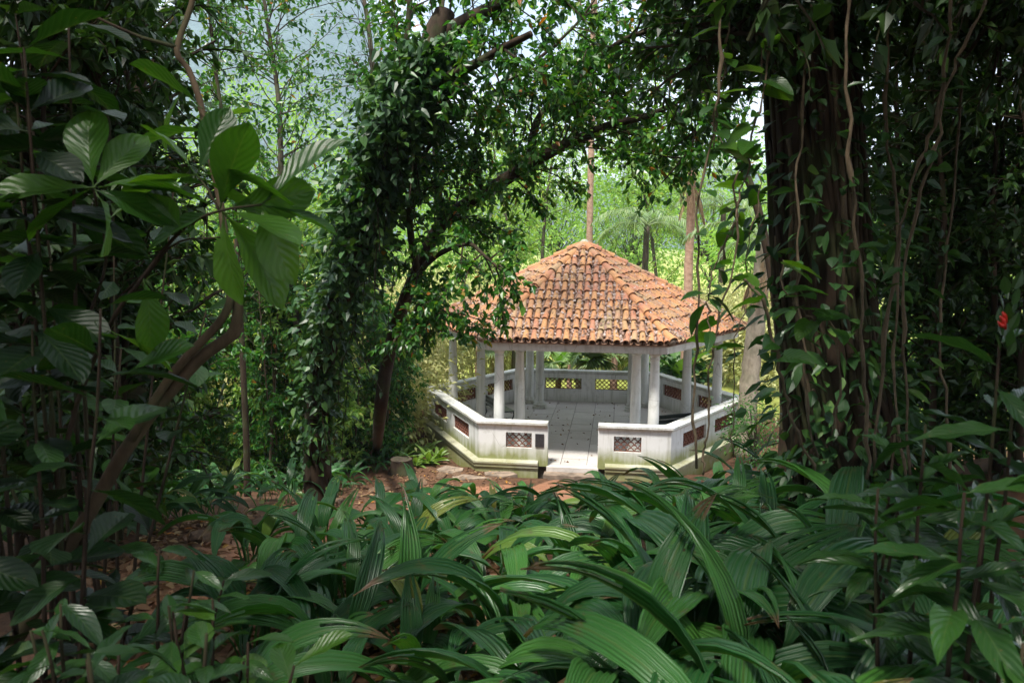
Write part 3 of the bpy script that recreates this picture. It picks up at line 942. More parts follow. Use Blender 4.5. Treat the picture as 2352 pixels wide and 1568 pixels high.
def blade_mesh(name, mat, L=1.0, W=0.4, shape='obovate', curl=0.25, fold=0.10, ripple=0.02, nr=9, petiole=0.08, seed=0):
    """one big leaf: unit length along +Y from the stalk, face up; UV across / along"""
    rg = np.random.default_rng(seed)
    cols = 6
    s = np.linspace(0, 1, nr)
    if shape == 'obovate': w = np.sin(PI * np.clip(s, 0, 1) ** 1.35) ** 0.75
    elif shape == 'heart': w = np.where(s < 0.08, 0.75, np.cos((s - 0.15).clip(0) / 0.85 * PI / 2) ** 0.75)
    else: w = np.sin(PI * s ** 0.85) ** 0.9
    w = w.clip(0.02); w[-1] = 0.01
    if shape != 'heart': w[0] = 0.04
    y = petiole + s * (L - petiole)
    bend = -curl * s ** 2 * L
    v, uv = [], []
    for i in range(nr):
        for j in range(cols + 1):
            a = j / cols * 2 - 1
            yy = y[i] - (0.10 * L * (abs(a) ** 1.5) * (1 if shape == 'heart' and i < 3 else 0)) + 0.04 * L * abs(a) * (s[i] > 0)
            z = bend[i] + abs(a) * fold * w[i] * W + ripple * L * math.sin(s[i] * 17 + (3 if a > 0 else 0)) * a * a
            v.append([a * W / 2 * w[i], yy, z]); uv.append((j / cols, s[i]))
    f = []
    c1 = cols + 1
    for i in range(nr - 1):
        for j in range(cols):
            f.append([i * c1 + j, i * c1 + j + 1, (i + 1) * c1 + j + 1, (i + 1) * c1 + j])
    # stalk
    b0 = len(v); rs = 0.010 * L
    for yy, zz in ((0, 0), (petiole + 0.04 * L, -rs)):
        for k in range(4):
            a = PI / 4 + k * PI / 2
            v.append([rs * math.cos(a), yy, zz + rs * math.sin(a)]); uv.append((0.5, 0))
    for k in range(4):
        f.append([b0 + k, b0 + (k + 1) % 4, b0 + 4 + (k + 1) % 4, b0 + 4 + k])
    me = bpy.data.meshes.new(name)
    me.from_pydata(v, [], f, shade_flat=False)
    ul = me.uv_layers.new(name='UVMap')
    li = np.zeros(len(me.loops), np.int32); me.loops.foreach_get('vertex_index', li)
    ul.data.foreach_set('uv', np.array(uv, np.float32)[li].ravel())
    me.materials.append(mat)
    return me

def strap_mesh(name, mat, blade=0.62, W=0.10, a0=1.2, a1=-0.6, petiole=0.26, roll=0.0, seed=0, torn=False):
    """arching pleated leaf on a stalk, growing from the origin outward along +Y"""
    rg = np.random.default_rng(seed)
    nr, cols = 15, 12
    tot = blade + petiole
    s = np.linspace(0, 1, nr); sp = petiole / tot
    ds = tot / (nr - 1)
    th = a0 + (a1 - a0) * np.clip((s - sp * 0.7) / (1 - sp * 0.7), 0, 1) ** 0.9
    y = np.concatenate([[0], np.cumsum(np.cos(th[:-1]) * ds)]); z = np.concatenate([[0], np.cumsum(np.sin(th[:-1]) * ds)])
    t = np.clip((s - sp) / (1 - sp), 0, 1)
    w = np.where(s < sp, 0.10, np.maximum(0.10, np.sin(PI * t ** 0.72) ** 0.8)); w[-1] = 0.02
    eL, eR = rg.uniform(.86, 1.04, nr), rg.uniform(.86, 1.04, nr)
    v, uv = [], []
    for i in range(nr):
        ty, tz = math.cos(th[i]), math.sin(th[i])
        nyv_, nzv_ = -tz, ty
        rl = roll * t[i]
        for j in range(cols + 1):
            a = j / cols * 2 - 1
            lat = a * W / 2 * w[i] * ((eR[i] if a > 0 else eL[i]) if abs(a) > .9 else 1)
            h = abs(a) * W * 0.16 * w[i] + (0.0045 if j % 2 else -0.0045) * min(1, w[i] * 1.2) + 0.006 * math.sin(s[i] * 9 + a * 2 + seed)
            lx, lh = lat * math.cos(rl) - h * math.sin(rl), lat * math.sin(rl) + h * math.cos(rl)
            v.append([lx, y[i] + nyv_ * lh, z[i] + nzv_ * lh]); uv.append((j / cols, s[i]))
    c1 = cols + 1
    f = []
    for i in range(nr - 1):
        for j in range(cols):
            if torn and i >= nr - 5 and j in (3, 8): continue
            if rg.random() < .006 and 4 < i < nr - 1: continue
            f.append([i * c1 + j, i * c1 + j + 1, (i + 1) * c1 + j + 1, (i + 1) * c1 + j])
    me = bpy.data.meshes.new(name)
    me.from_pydata(v, [], f, shade_flat=False)
    ul = me.uv_layers.new(name='UVMap')
    li = np.zeros(len(me.loops), np.int32); me.loops.foreach_get('vertex_index', li)
    ul.data.foreach_set('uv', np.array(uv, np.float32)[li].ravel())
    me.materials.append(mat)
    return me

def orient(p, d, roll=0.0, s=1.0, upv=(0, 0, 1)):
    """matrix putting +Y along d, +Z as near up as possible"""
    y = Vector(d).normalized(); x = y.cross(Vector(upv))
    if x.length < 1e-3: x = Vector((1, 0, 0))
    x.normalize(); z = x.cross(y)
    A = Matrix((x, y, z)).transposed().to_4x4()
    A = A @ Matrix.Rotation(roll, 4, 'Y') @ Matrix.Scale(s, 4)
    A.translation = Vector(p)
    return A

# foliage colours
M['leaf_canopy'] = leaf_mat('canopy_leaf', [(0.0, (0.018, 0.080, 0.014)), (0.35, (0.036, 0.14, 0.020)), (0.7, (0.068, 0.21, 0.026)), (0.975, (0.15, 0.26, 0.03)), (0.982, (0.32, 0.24, 0.03)), (0.992, (0.42, 0.15, 0.02)), (1.0, (0.36, 0.10, 0.02))], 0.34, 0.45)
M['leaf_ivy'] = leaf_mat('ivy_leaf', [(0.0, (0.018, 0.06, 0.018)), (0.5, (0.036, 0.10, 0.026)), (0.85, (0.06, 0.15, 0.03)), (1.0, (0.11, 0.22, 0.03))], 0.45, 0.25)
M['leaf_under'] = leaf_mat('undergrowth_leaf', [(0.0, (0.024, 0.10, 0.024)), (0.4, (0.050, 0.18, 0.034)), (0.8, (0.10, 0.27, 0.045)), (0.985, (0.24, 0.36, 0.06)), (0.99, (0.38, 0.18, 0.03)), (1.0, (0.40, 0.13, 0.02))], 0.34, 0.45)
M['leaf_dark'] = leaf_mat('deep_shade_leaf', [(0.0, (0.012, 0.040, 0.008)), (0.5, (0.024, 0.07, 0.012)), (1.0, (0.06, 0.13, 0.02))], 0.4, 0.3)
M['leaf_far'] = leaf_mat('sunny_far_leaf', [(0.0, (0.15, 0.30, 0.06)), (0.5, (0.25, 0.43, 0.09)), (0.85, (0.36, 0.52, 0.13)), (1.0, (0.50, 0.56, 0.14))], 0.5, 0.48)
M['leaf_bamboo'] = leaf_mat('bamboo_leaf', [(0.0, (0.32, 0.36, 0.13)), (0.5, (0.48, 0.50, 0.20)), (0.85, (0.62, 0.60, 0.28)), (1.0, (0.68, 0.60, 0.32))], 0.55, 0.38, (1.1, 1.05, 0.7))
M['leaf_palm'] = leaf_mat('palm_leaf', [(0.0, (0.09, 0.16, 0.06)), (0.6, (0.17, 0.26, 0.10)), (1.0, (0.27, 0.34, 0.15))], 0.45, 0.3)
M['leaf_dead'] = leaf_mat('dead_frond', [(0.0, (0.20, 0.13, 0.07)), (1.0, (0.36, 0.26, 0.15))], 0.8, 0.15, (1, 1, 1), spec=0.2)
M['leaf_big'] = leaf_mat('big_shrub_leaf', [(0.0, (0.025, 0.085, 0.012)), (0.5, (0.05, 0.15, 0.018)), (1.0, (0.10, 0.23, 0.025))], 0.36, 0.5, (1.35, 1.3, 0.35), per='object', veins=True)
M['leaf_big_shaded'] = leaf_mat('shaded_shrub_leaf', [(0.0, (0.006, 0.022, 0.006)), (0.6, (0.012, 0.045, 0.008)), (1.0, (0.035, 0.115, 0.012))], 0.42, 0.42, (1.3, 1.3, 0.4), per='object', veins=True)  # same leaf as the big shrub leaf, with edge shade put into its colour
M['leaf_quilt'] = leaf_mat('quilted_leaf', [(0.0, (0.014, 0.05, 0.012)), (1.0, (0.04, 0.12, 0.02))], 0.3, 0.3, per='object', veins=True)
M['leaf_strap'] = leaf_mat('pleated_leaf', [(0.0, (0.018, 0.085, 0.024)), (0.55, (0.034, 0.145, 0.034)), (0.955, (0.075, 0.235, 0.036)), (0.985, (0.20, 0.28, 0.04)), (1.0, (0.28, 0.25, 0.05))], 0.33, 0.32, per='object', pleats=True)
M['bark_dark'] = bark_mat('dark_bark', (0.018, 0.012, 0.008), (0.06, 0.040, 0.026), 9, 0.25, 0.4)
M['bark_grey'] = bark_mat('grey_bark', (0.032, 0.025, 0.018), (0.11, 0.09, 0.064), 10, 0.35, 0.5)
M['bark_palm'] = bark_mat('palm_bark', (0.22, 0.13, 0.085), (0.46, 0.31, 0.22), 7, 1.2, 0.0)
M['bark_pale'] = bark_mat('pale_bark', (0.20, 0.165, 0.12), (0.45, 0.39, 0.30), 7, 0.5, 0.3)
M['vine_wood'] = bark_mat('vine_wood', (0.045, 0.034, 0.022), (0.15, 0.112, 0.07), 25, 0.4, 0.0, 0.004)
M['cut_wood'] = plain_mat('cut_wood', (0.30, 0.20, 0.11), 0.8, 15, 0.4)

# ------------------------------------------------------------------ distant hill and background trees
def ground_at(u, d):
    p = at(u, 784, d); return np.array([p.x, p.y, gz(p.x, p.y)])
hx = np.linspace(-1900, 1900, 70); hy = np.linspace(0, 900, 22)
HX, HY = np.meshgrid(hx, hy)
ridge = 330 * np.exp(-((HX + 480) / 250) ** 2) + 90 * np.exp(-((HX + 900) / 450) ** 2) + 80 + 40 * np.sin(HX * 0.009) + 24 * np.sin(HX * 0.03 + 1)
HZ = ridge * np.sin(np.clip(HY / 900, 0, 1) * PI) ** 0.8 + rng.normal(0, 9, HX.shape) - 3
HZ[0] = -1; HZ[-1] = -1
mb = MB(); i = np.arange(HX.size).reshape(HX.shape)
mb.add(np.stack([HX.ravel(), HY.ravel() + 870, HZ.ravel()], 1), np.stack([i[:-1, :-1], i[:-1, 1:], i[1:, 1:], i[1:, :-1]], 2).reshape(-1, 4))
m, t, b = new_mat('wooded_hill')
n1 = noise(t, 0.05, 8, 0.7)
t.links.new(ramp(t, n1, [(0.3, (0.045, 0.075, 0.06)), (0.7, (0.10, 0.15, 0.12))]), b.inputs['Base Color']); b.inputs['Roughness'].default_value = 1.0
bump(t, b, n1, 1.0, 6.0)
tag(mb.build('hill', m, smooth=True), kind='structure')

def far_tree(u, d, top_v, wpx, label, mat='leaf_far', bark='bark_grey', n_cl=90, n_leaf=60, L=0.40, seed=0, low=0.25, shell=0.35):
    rg = np.random.default_rng(seed)
    base = ground_at(u, d); top = at(u, top_v, d).z
    H = top - base[2]
    r = empty('broadleaf_tree', tuple(base)); tag(r, label, 'tree', 'trees behind the pavilion')
    wood, tr, lf = MB(), MB(), MB()
    z0 = H * low
    rx = wpx / FPX * d / 2
    T = wob(spline([(0, 0, -0.2), (rg.normal(0, .3), rg.normal(0, .3), z0), (rg.normal(0, .6), rg.normal(0, .6), H * 0.7)], 8), 0.12, rg)
    tr.tube(T, np.linspace(0.012 * H + .05, 0.03, 8), 8)
    for _ in range(3):
        a = rg.random() * 6.3
        tr.tube(wob(spline([T[3], T[3] + np.array([math.cos(a) * rx * .3, math.sin(a) * rx * .3, H * .18]), T[3] + np.array([math.cos(a) * rx * .5, math.sin(a) * rx * .5, H * .42])], 6), .1, rg), np.linspace(.06, .02, 6), 6)
    clump_crown(wood, lf, T[4], (0, 0, z0 + (H - z0) * 0.5), (rx, rx, (H - z0) * 0.52), n_cl, rx * 0.17, n_leaf, L, L * 0.45, 0.035, shell, rg)
    tr.build('trunk', M[bark], r, True); wood.build('branches', M[bark], r); lf.build('crown', M[mat], r)
FT = [  # u, d, top v, width px, label
    (400, 46, 300, 420, 'sunlit yellow-green tree glimpsed behind the left undergrowth'),
    (640, 58, 190, 430, 'pale green tree behind the left side, under the blue gap in the leaves'),
    (880, 52, 360, 360, 'bright leafy tree behind the ivy-covered trunk'),
    (1110, 56, 330, 330, 'light green tree with thin dark stems behind the roof at its left'),
    (1270, 66, 250, 380, 'tall pale tree directly behind the roof peak'),
    (1450, 60, 330, 330, 'light green feathery tree behind the roof peak at its right'),
    (1620, 64, 280, 380, 'pale tree behind the tall rough palm trunk'),
    (1800, 50, 380, 330, 'bright tree behind the hanging vines'),
    (2120, 40, 330, 420, 'sunlit tree glimpsed through the dark right-hand thicket'),
    (2400, 44, 200, 460, 'sunlit tree behind the thicket at the right edge'),
    (120, 40, 260, 420, 'sunlit tree glimpsed through the dark left edge'),
]
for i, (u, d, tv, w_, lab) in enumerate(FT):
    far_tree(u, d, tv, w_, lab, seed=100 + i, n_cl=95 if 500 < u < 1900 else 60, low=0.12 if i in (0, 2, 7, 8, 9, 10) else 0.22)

# low sunny shrubs at the edge of the lawn
def shrub(name, u, d, h, w_, label, mat, cat='shrub', n_cl=40, n_leaf=50, L=0.14, W=None, seed=0, group=None, cl_r=None, bark='bark_grey', base=None, up=0.6, detail=0):
    rg = np.random.default_rng(seed)
    base = ground_at(u, d) if base is None else np.array(tuple(base))
    r = empty(name, tuple(base)); tag(r, label, cat, group)
    st, lf = MB(), MB()
    for _ in range(5):
        a = rg.random() * 6.3; k = w_ * 0.3 * rg.random()
        st.tube(wob(spline([(0.1 * math.cos(a), 0.1 * math.sin(a), -0.1), (k * .5 * math.cos(a), k * .5 * math.sin(a), h * .4), (k * math.cos(a), k * math.sin(a), h * .8)], 6), .03, rg), np.linspace(.03, .01, 6), 5)
    clump_crown(st, lf, (0, 0, h * .25), (0, 0, h * .52), (w_ / 2, w_ / 2, h * .5), n_cl, cl_r or w_ * .12, n_leaf, L, W or L * .45, .012, .3, rg, up=up, detail=detail)
    st.build('stem', M[bark], r, True); lf.build('foliage', M[mat], r)
    return r
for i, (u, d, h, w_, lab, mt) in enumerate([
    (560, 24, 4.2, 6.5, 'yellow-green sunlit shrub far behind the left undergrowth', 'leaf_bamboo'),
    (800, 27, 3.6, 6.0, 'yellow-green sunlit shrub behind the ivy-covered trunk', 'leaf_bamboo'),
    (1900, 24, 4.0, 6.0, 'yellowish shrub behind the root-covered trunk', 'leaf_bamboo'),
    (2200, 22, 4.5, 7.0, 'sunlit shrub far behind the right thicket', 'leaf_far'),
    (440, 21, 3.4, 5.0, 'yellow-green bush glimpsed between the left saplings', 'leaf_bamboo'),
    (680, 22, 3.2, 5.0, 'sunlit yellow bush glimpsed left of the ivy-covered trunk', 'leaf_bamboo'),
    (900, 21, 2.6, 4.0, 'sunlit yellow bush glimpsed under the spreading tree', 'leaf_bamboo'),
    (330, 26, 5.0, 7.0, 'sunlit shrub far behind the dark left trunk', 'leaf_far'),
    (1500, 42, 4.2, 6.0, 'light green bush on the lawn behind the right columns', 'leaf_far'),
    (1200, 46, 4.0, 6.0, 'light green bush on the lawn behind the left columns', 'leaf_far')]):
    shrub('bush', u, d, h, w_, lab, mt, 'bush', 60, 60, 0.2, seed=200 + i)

# bamboo clumps
def bamboo(u, d, h, label, seed):
    rg = np.random.default_rng(seed)
    base = ground_at(u, d)
    r = empty('bamboo_clump', tuple(base)); tag(r, label, 'bamboo', 'bamboo around the pavilion')
    cu, lf = MB(), MB()
    for _ in range(44):
        a = rg.random() * 6.3; k = rg.uniform(0.1, 0.8); out = rg.uniform(0.6, 2.6); hh = h * rg.uniform(.6, 1.1)
        B = spline([(k * math.cos(a), k * math.sin(a), -.1), (k * 1.6 * math.cos(a), k * 1.6 * math.sin(a), hh * .55), ((k + out * .6) * math.cos(a), (k + out * .6) * math.sin(a), hh * .95), ((k + out) * math.cos(a), (k + out) * math.sin(a), hh * .8)], 12)
        cu.tube(B, np.linspace(.022, .006, 12), 5, cap=False)
        n = 190; s = rg.uniform(.12, 1, n) * 11; j = np.minimum(s.astype(int), 10); f = (s - j)[:, None]
        P = B[j] * (1 - f) + B[j + 1] * f + rg.normal(0, .22, (n, 3))
        leaves(lf, P, rg.normal(0, .6, (n, 3)) + np.array([math.cos(a) * .5, math.sin(a) * .5, -.5]), rg.uniform(.18, .34, n), .045, None, .4, .3, rg=rg)
    cu.build('culms', M['bamboo_culm'], r, True); lf.build('foliage', M['leaf_bamboo'], r)
M['bamboo_culm'] = plain_mat('bamboo_culm', (0.30, 0.26, 0.09), 0.5, 6, 0.3)
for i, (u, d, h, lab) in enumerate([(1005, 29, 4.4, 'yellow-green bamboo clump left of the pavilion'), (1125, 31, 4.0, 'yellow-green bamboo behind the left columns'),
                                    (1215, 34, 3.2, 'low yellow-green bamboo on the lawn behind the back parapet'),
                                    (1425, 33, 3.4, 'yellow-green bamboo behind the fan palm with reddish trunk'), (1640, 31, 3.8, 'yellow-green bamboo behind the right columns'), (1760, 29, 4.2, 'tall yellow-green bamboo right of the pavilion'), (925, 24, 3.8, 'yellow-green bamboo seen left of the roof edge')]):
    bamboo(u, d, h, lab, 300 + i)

# palms
def frond_mesh(name, mat, L=2.4, n=26, ll=0.5, a0=0.7, a1=-1.0, seed=0, lw=0.045, sag=0.5):
    rg = np.random.default_rng(seed); w = MB()
    s = np.linspace(0, 1, 14); th = a0 + (a1 - a0) * s
    y = np.concatenate([[0], np.cumsum(np.cos(th[:-1]))]) * L / 13; z = np.concatenate([[0], np.cumsum(np.sin(th[:-1]))]) * L / 13
    B = np.stack([np.zeros(14), y, z], 1)
    w.tube(B, np.linspace(.025, .005, 14), 4, cap=False, rnd=0.9)
    P, D, Ls = [], [], []
    for k in range(n):
        f = 0.15 + 0.85 * k / n; i = min(int(f * 13), 12); g = f * 13 - i
        p = B[i] * (1 - g) + B[i + 1] * g; tg = unit(B[i + 1] - B[i])
        for sgn in (-1, 1):
            P.append(p); D.append(unit(np.array([sgn * 1.0, 0, 0]) + tg * .65 + np.array([0, 0, .12 - sag * .5 * rg.random()]))); Ls.append(ll * (math.sin(PI * min(1, f * .85 + .12)) ** .6) * rg.uniform(.85, 1.1))
    leaves(w, np.array(P), np.array(D), np.array(Ls), lw, None, .85, sag, rg=rg)
    me = w.mesh(name); me.materials.append(mat); return me
FROND = [frond_mesh('frond', M['leaf_palm'], seed=s_, a0=.9 - .25 * s_, a1=-1.0 - .15 * s_) for s_ in range(3)]
DEAD = frond_mesh('dead_frond', M['leaf_dead'], L=1.8, n=18, ll=.35, a0=-.9, a1=-1.5, seed=9, sag=.8)
def fan_mesh(name, mat, R=0.75, n=22, stalk=0.9, seed=0):
    rg = np.random.default_rng(seed); w = MB()
    w.tube([(0, 0, 0), (0, stalk * .5, stalk * .12), (0, stalk, 0)], .014, 4, cap=False)
    a = np.linspace(-2.1, 2.1, n)
    D = np.stack([np.sin(a), np.cos(a), -.15 + .15 * np.cos(a * 2)], 1)
    leaves(w, np.tile([0, stalk, 0], (n, 1)), D, R * (1 - .25 * (np.abs(a) / 2.1) ** 2) * rg.uniform(.9, 1.05, n), R * .15, rg.random(n), .95, .25, detail=1, fold=.25, rg=rg)
    me = w.mesh(name); me.materials.append(mat); return me
FAN = [fan_mesh('fan_leaf', M['leaf_palm'], seed=s_, R=.7 + .12 * s_) for s_ in range(3)]
def palm(u, d, top_v, r0, label, bark, kind='feather', n=12, lean=0.0, dead=0, seed=0, s=1.0, crown=True):
    rg = np.random.default_rng(seed)
    base = ground_at(u, d); H = at(u, top_v, d).z - base[2]
    r = empty('palm_tree', tuple(base)); tag(r, label, 'palm tree')
    tr = MB(); P = wob(spline([(0, 0, -.2), (lean * .3, 0, H * .4), (lean, 0, H)], 26), .015, rg)
    rad = np.linspace(r0 * 1.1, r0 * .85, 26) * (1 + .07 * (np.arange(26) % 2)) * rg.uniform(.94, 1.06, 26)
    tr.tube(P, rad, 12)
    tr.build('trunk', M[bark], r, True)
    top = P[-1]
    if crown:
        for k in range(n):
            a = k * 2.4 + rg.normal(0, .2)
            if kind == 'fan':
                el = rg.uniform(-.3, .9); A = orient(top, (math.cos(a) * math.cos(el), math.sin(a) * math.cos(el), math.sin(el)), rg.normal(0, .2), s * rg.uniform(.85, 1.1))
                o = link('fan_leaf', FAN[k % 3], r); o.matrix_local = A
            else:
                A = Matrix.Translation(top) @ Matrix.Rotation(a, 4, 'Z') @ Matrix.Rotation(rg.normal(0, .15), 4, 'Y') @ Matrix.Scale(s * rg.uniform(.85, 1.1), 4)
                o = link('frond', FROND[k % 3], r); o.matrix_local = A
    for k in range(dead):
        a = k * 2.4; f = 1 - .10 * rg.random()
        o = link('dead_frond', DEAD, r); o.matrix_local = Matrix.Translation((P[-1][0], P[-1][1], H * f)) @ Matrix.Rotation(a, 4, 'Z') @ Matrix.Scale(s * rg.uniform(.6, 1.0), 4)
    return r
palm(1350, 31, -60, .13, 'very tall thin palm with pinkish trunk rising behind the roof peak', 'bark_palm', n=12, seed=1, s=1.2)
palm(1576, 25, 390, .15, 'palm with rough reddish trunk and hanging dead fronds right of the roof', 'bark_palm', n=11, dead=10, seed=2, s=.8)
palm(1478, 30, 520, .13, 'feathery dark green palm behind the right slope of the roof', 'bark_grey', n=14, seed=3, s=1.15)
palm(1650, 33, 480, .13, 'feathery palm far behind the right eave', 'bark_grey', n=12, seed=4, s=1.1)
palm(1310, 26.5, 838, .09, 'fan palm seen over the back parapet left of the centre', 'bark_palm', 'fan', 14, seed=5, s=.95)
palm(1412, 27.5, 815, .13, 'fan palm with reddish trunk seen over the back parapet', 'bark_palm', 'fan', 16, seed=6, s=1.05)
palm(1500, 28, 820, .10, 'fan palm behind the right pair of back columns', 'bark_palm', 'fan', 12, seed=7, s=.95)
palm(1103, 27, 790, .16, 'short brown palm trunk with drooping fan leaves behind the left columns', 'bark_palm', 'fan', 10, seed=8, s=.7)
palm(1332, 29, 700, .13, 'pale smooth trunk standing behind the back parapet', 'bark_pale', n=9, seed=9, s=.7)
palm(1722, 19.5, 560, .24, 'thick pale palm trunk with peeling bark beside the right parapet', 'bark_pale', n=9, dead=7, seed=10, s=.9, lean=.25)
# broad paddle leaves behind the back parapet
M['leaf_paddle'] = leaf_mat('paddle_leaf', [(0.0, (0.08, 0.19, 0.04)), (1.0, (0.18, 0.32, 0.07))], .4, .45, per='object', veins=True)
PADDLE = blade_mesh('paddle_leaf', M['leaf_paddle'], 1.0, .36, 'lance', .35, .12, .012, 10, .12, 3)
def paddle_plant(u, d, n, s, label, seed, name='banana_plant', cat='plant'):
    rg = np.random.default_rng(seed); base = ground_at(u, d)
    r = empty(name, tuple(base)); tag(r, label, cat)
    st = MB(); st.tube([(0, 0, -.1), (0.02, 0, .5 * s), (0, 0, .9 * s)], [.09 * s, .08 * s, .05 * s], 8); st.build('stem', M['bamboo_culm'], r, True)
    for k in range(n):
        a = k * 2.4 + rg.normal(0, .3); el = rg.uniform(.5, 1.25)
        o = link('paddle_leaf', PADDLE, r); o.matrix_local = orient((0, 0, .75 * s), (math.cos(a) * math.cos(el), math.sin(a) * math.cos(el), math.sin(el)), rg.normal(0, .4), s * rg.uniform(.8, 1.15) * 1.2)
paddle_plant(1283, 27.5, 7, 1.35, 'broad paddle-leaved plant behind the left half of the back parapet', 11)
paddle_plant(1562, 24.8, 8, 1.2, 'broad-leaved plant between the right columns behind the parapet', 12)
shrub('philodendron', 1555, 25.5, 2.2, 2.0, 'glossy dark climbing shrub with big leaves behind the right parapet', 'leaf_ivy', 'shrub', 30, 22, .30, .22, 401, detail=1)
shrub('bush', 1745, 18.0, 1.7, 1.6, 'small-leaved bush with orange fruit beside the pale trunk', 'leaf_under', 'bush', 40, 40, .09, seed=402)


# ------------------------------------------------------------------ trees left of and above the pavilion
V = lambda u, v, d: np.array(at(u, v, d)[:])
def root_down(p):
    """continue a trunk from p down into the ground"""
    return np.array([p[0], p[1], gz(p[0], p[1]) - 0.15])
def tube_path(pts, n): return spline(pts, n)

# ivy-covered leaning tree
D0 = 12.4
D9 = 9.6
TR = [V(728, 1000, D0), V(735, 850, D0 - .3), V(772, 700, D0 - .9), V(818, 560, D0 - 1.5), V(862, 400, D0 - 2.1), V(920, 250, D9), V(982, 140, D9), V(1008, 70, D9), V(1022, 28, D9)]
ivy = empty('ivy_tree', tuple(root_down(TR[0]))); tag(ivy, 'leaning dark tree wrapped in ivy with a broken top, left of the pavilion', 'tree')
IV = Matrix.Translation(-Vector(ivy.location))
tr, wood, lf, crown = MB(), MB(), MB(), MB()
o3 = np.array(ivy.location)
P = wob(spline([root_down(TR[0])] + TR, 40), .012) - o3
tr.tube(P, np.interp(np.arange(40), [0, 5, 25, 39], [.24, .22, .19, .13]), 12)
LC = spline([V(992, 105, D9), V(1030, 75, D9), V(1084, 43, D9 - .2), V(1154, 8, D9 - .4), V(1260, -50, D9 - .8)], 12) - o3
tr.tube(LC, np.linspace(.12, .07, 12), 8)
LD = spline([V(900, 290, D9), V(960, 225, D9 - .1), V(1025, 180, D9 - .3), V(1103, 141, D9 - .5), V(1142, 117, D9 - .6), V(1220, 78, D9 - .9)], 12) - o3
tr.tube(LD, np.linspace(.085, .04, 12), 7)
LU = spline([V(905, 270, D9), V(930, 130, D9 + .2), V(945, -40, D9 + .3)], 8) - o3
tr.tube(LU, np.linspace(.05, .035, 8), 6)
n = 6800
s = rng.beta(1.7, 1.0, n) * 31 + 2; j = s.astype(int); f = (s - j)[:, None]
c = P[j] * (1 - f) + P[j + 1] * f
a = rng.random(n) * 6.283
spread = np.interp(s, [2, 8, 14, 18, 24, 30, 34], [.20, .30, .45, .50, .48, .40, .22])
off = np.stack([np.cos(a), np.sin(a), np.zeros(n)], 1) * (.16 + np.abs(rng.normal(0, 1, n)) * spread * .55)[:, None]
pos = c + off + np.stack([np.zeros(n), np.zeros(n), -np.abs(rng.normal(0, .18, n))], 1)
leaves(lf, pos, off * 1.5 + rng.normal(0, .55, (n, 3)) + np.array([0, 0, -.5]), rng.uniform(.07, .16, n), rng.uniform(.06, .12, n), None, .5, .1, 1, heart=True)
for k in range(46):       # hanging ivy strands
    j = rng.integers(8, 34); p = P[j] + np.array([rng.normal(0, .22), rng.normal(0, .2), 0])
    B = branch(p, (rng.normal(0, .15), rng.normal(0, .15), -1), rng.uniform(.5, 1.6), 7, .3, .1)
    wood.tube(B, .008, 3, cap=False)
    m_ = 16; q_ = rng.integers(0, 6, m_); g = rng.random((m_, 1))
    leaves(lf, B[q_] * (1 - g) + B[q_ + 1] * g, rng.normal(0, .6, (m_, 3)) + np.array([0, 0, -.6]), rng.uniform(.06, .12, m_), rng.uniform(.05, .09, m_), None, .45, .1, 1, heart=True)
for L_ in (LC, LD, LU):
    leafy_limb(wood, crown, L_, .04, 12, 1.0, 7, .42, 10, .10, .062, detail=1)
tr.build('trunk', M['bark_dark'], ivy, True); wood.build('vines', M['bark_dark'], ivy); lf.build('ivy_leaves', M['leaf_ivy'], ivy); crown.build('crown', M['leaf_canopy'], ivy)

# spreading tree whose limbs reach over the pavilion
D1 = 11.2
BT = np.array(gp(866, 1035)); r = empty('spreading_tree', tuple(BT)); o3 = np.array(r.location)
tag(r, 'spreading tree with lichened limbs reaching over the pavilion roof', 'tree')
tr, wood, lf = MB(), MB(), MB()
A_ = spline([BT, V(872, 960, D1 + 1.6), V(890, 830, D1 + .9), V(930, 690, D1 + .3), V(1013, 516, D1), V(1107, 449, D1 - .2), V(1177, 402, D1 - .3), V(1259, 352, D1 - .5), V(1338, 316, D1 - .6), V(1396, 289, D1 - .7), V(1500, 262, D1 - .9), V(1580, 220, D1 - 1)], 44) - o3
tr.tube(A_, np.interp(np.arange(44), [0, 12, 25, 43], [.11, .10, .095, .03]), 10)
A2 = spline([V(1220, 372, D1 - .4), V(1224, 313, D1 - .3), V(1251, 254, D1 - .2), V(1338, 223, D1 - .1), V(1435, 207, D1)], 14) - o3
tr.tube(A2, np.linspace(.075, .025, 14), 8)
B_ = spline([V(1251, 254, D1 - .2), V(1314, 203, D1 - .4), V(1373, 137, D1 - .6), V(1435, 90, D1 - .8), V(1486, 72, D1 - 1), V(1556, 27, D1 - 1.2)], 16) - o3
tr.tube(B_, np.linspace(.06, .02, 16), 7)
C_ = spline([V(930, 690, D1), V(985, 600, D1 - .8), V(1070, 560, D1 - 1.4), V(1110, 585, D1 - 1.8), V(1155, 625, D1 - 2.0)], 14) - o3
tr.tube(C_, np.linspace(.05, .012, 14), 6)
D_ = spline([V(905, 770, D1), V(950, 720, D1 - .6), V(985, 680, D1 - .8), V(1010, 730, D1 - 1.0)], 10) - o3
tr.tube(D_, np.linspace(.035, .01, 10), 6)
E_ = spline([V(960, 640, D1), V(940, 500, D1 - .6), V(960, 380, D1 - .8), V(1020, 300, D1 - .8), V(1110, 230, D1 - 1)], 14) - o3
tr.tube(E_, np.linspace(.06, .015, 14), 6)
F_ = spline([V(1486, 72, D1 - 1), V(1570, 90, D1 - 1.3), V(1610, 200, D1 - 1.4), V(1590, 330, D1 - 1.4), V(1520, 420, D1 - 1.4)], 14) - o3
tr.tube(F_, np.linspace(.03, .008, 14), 6)
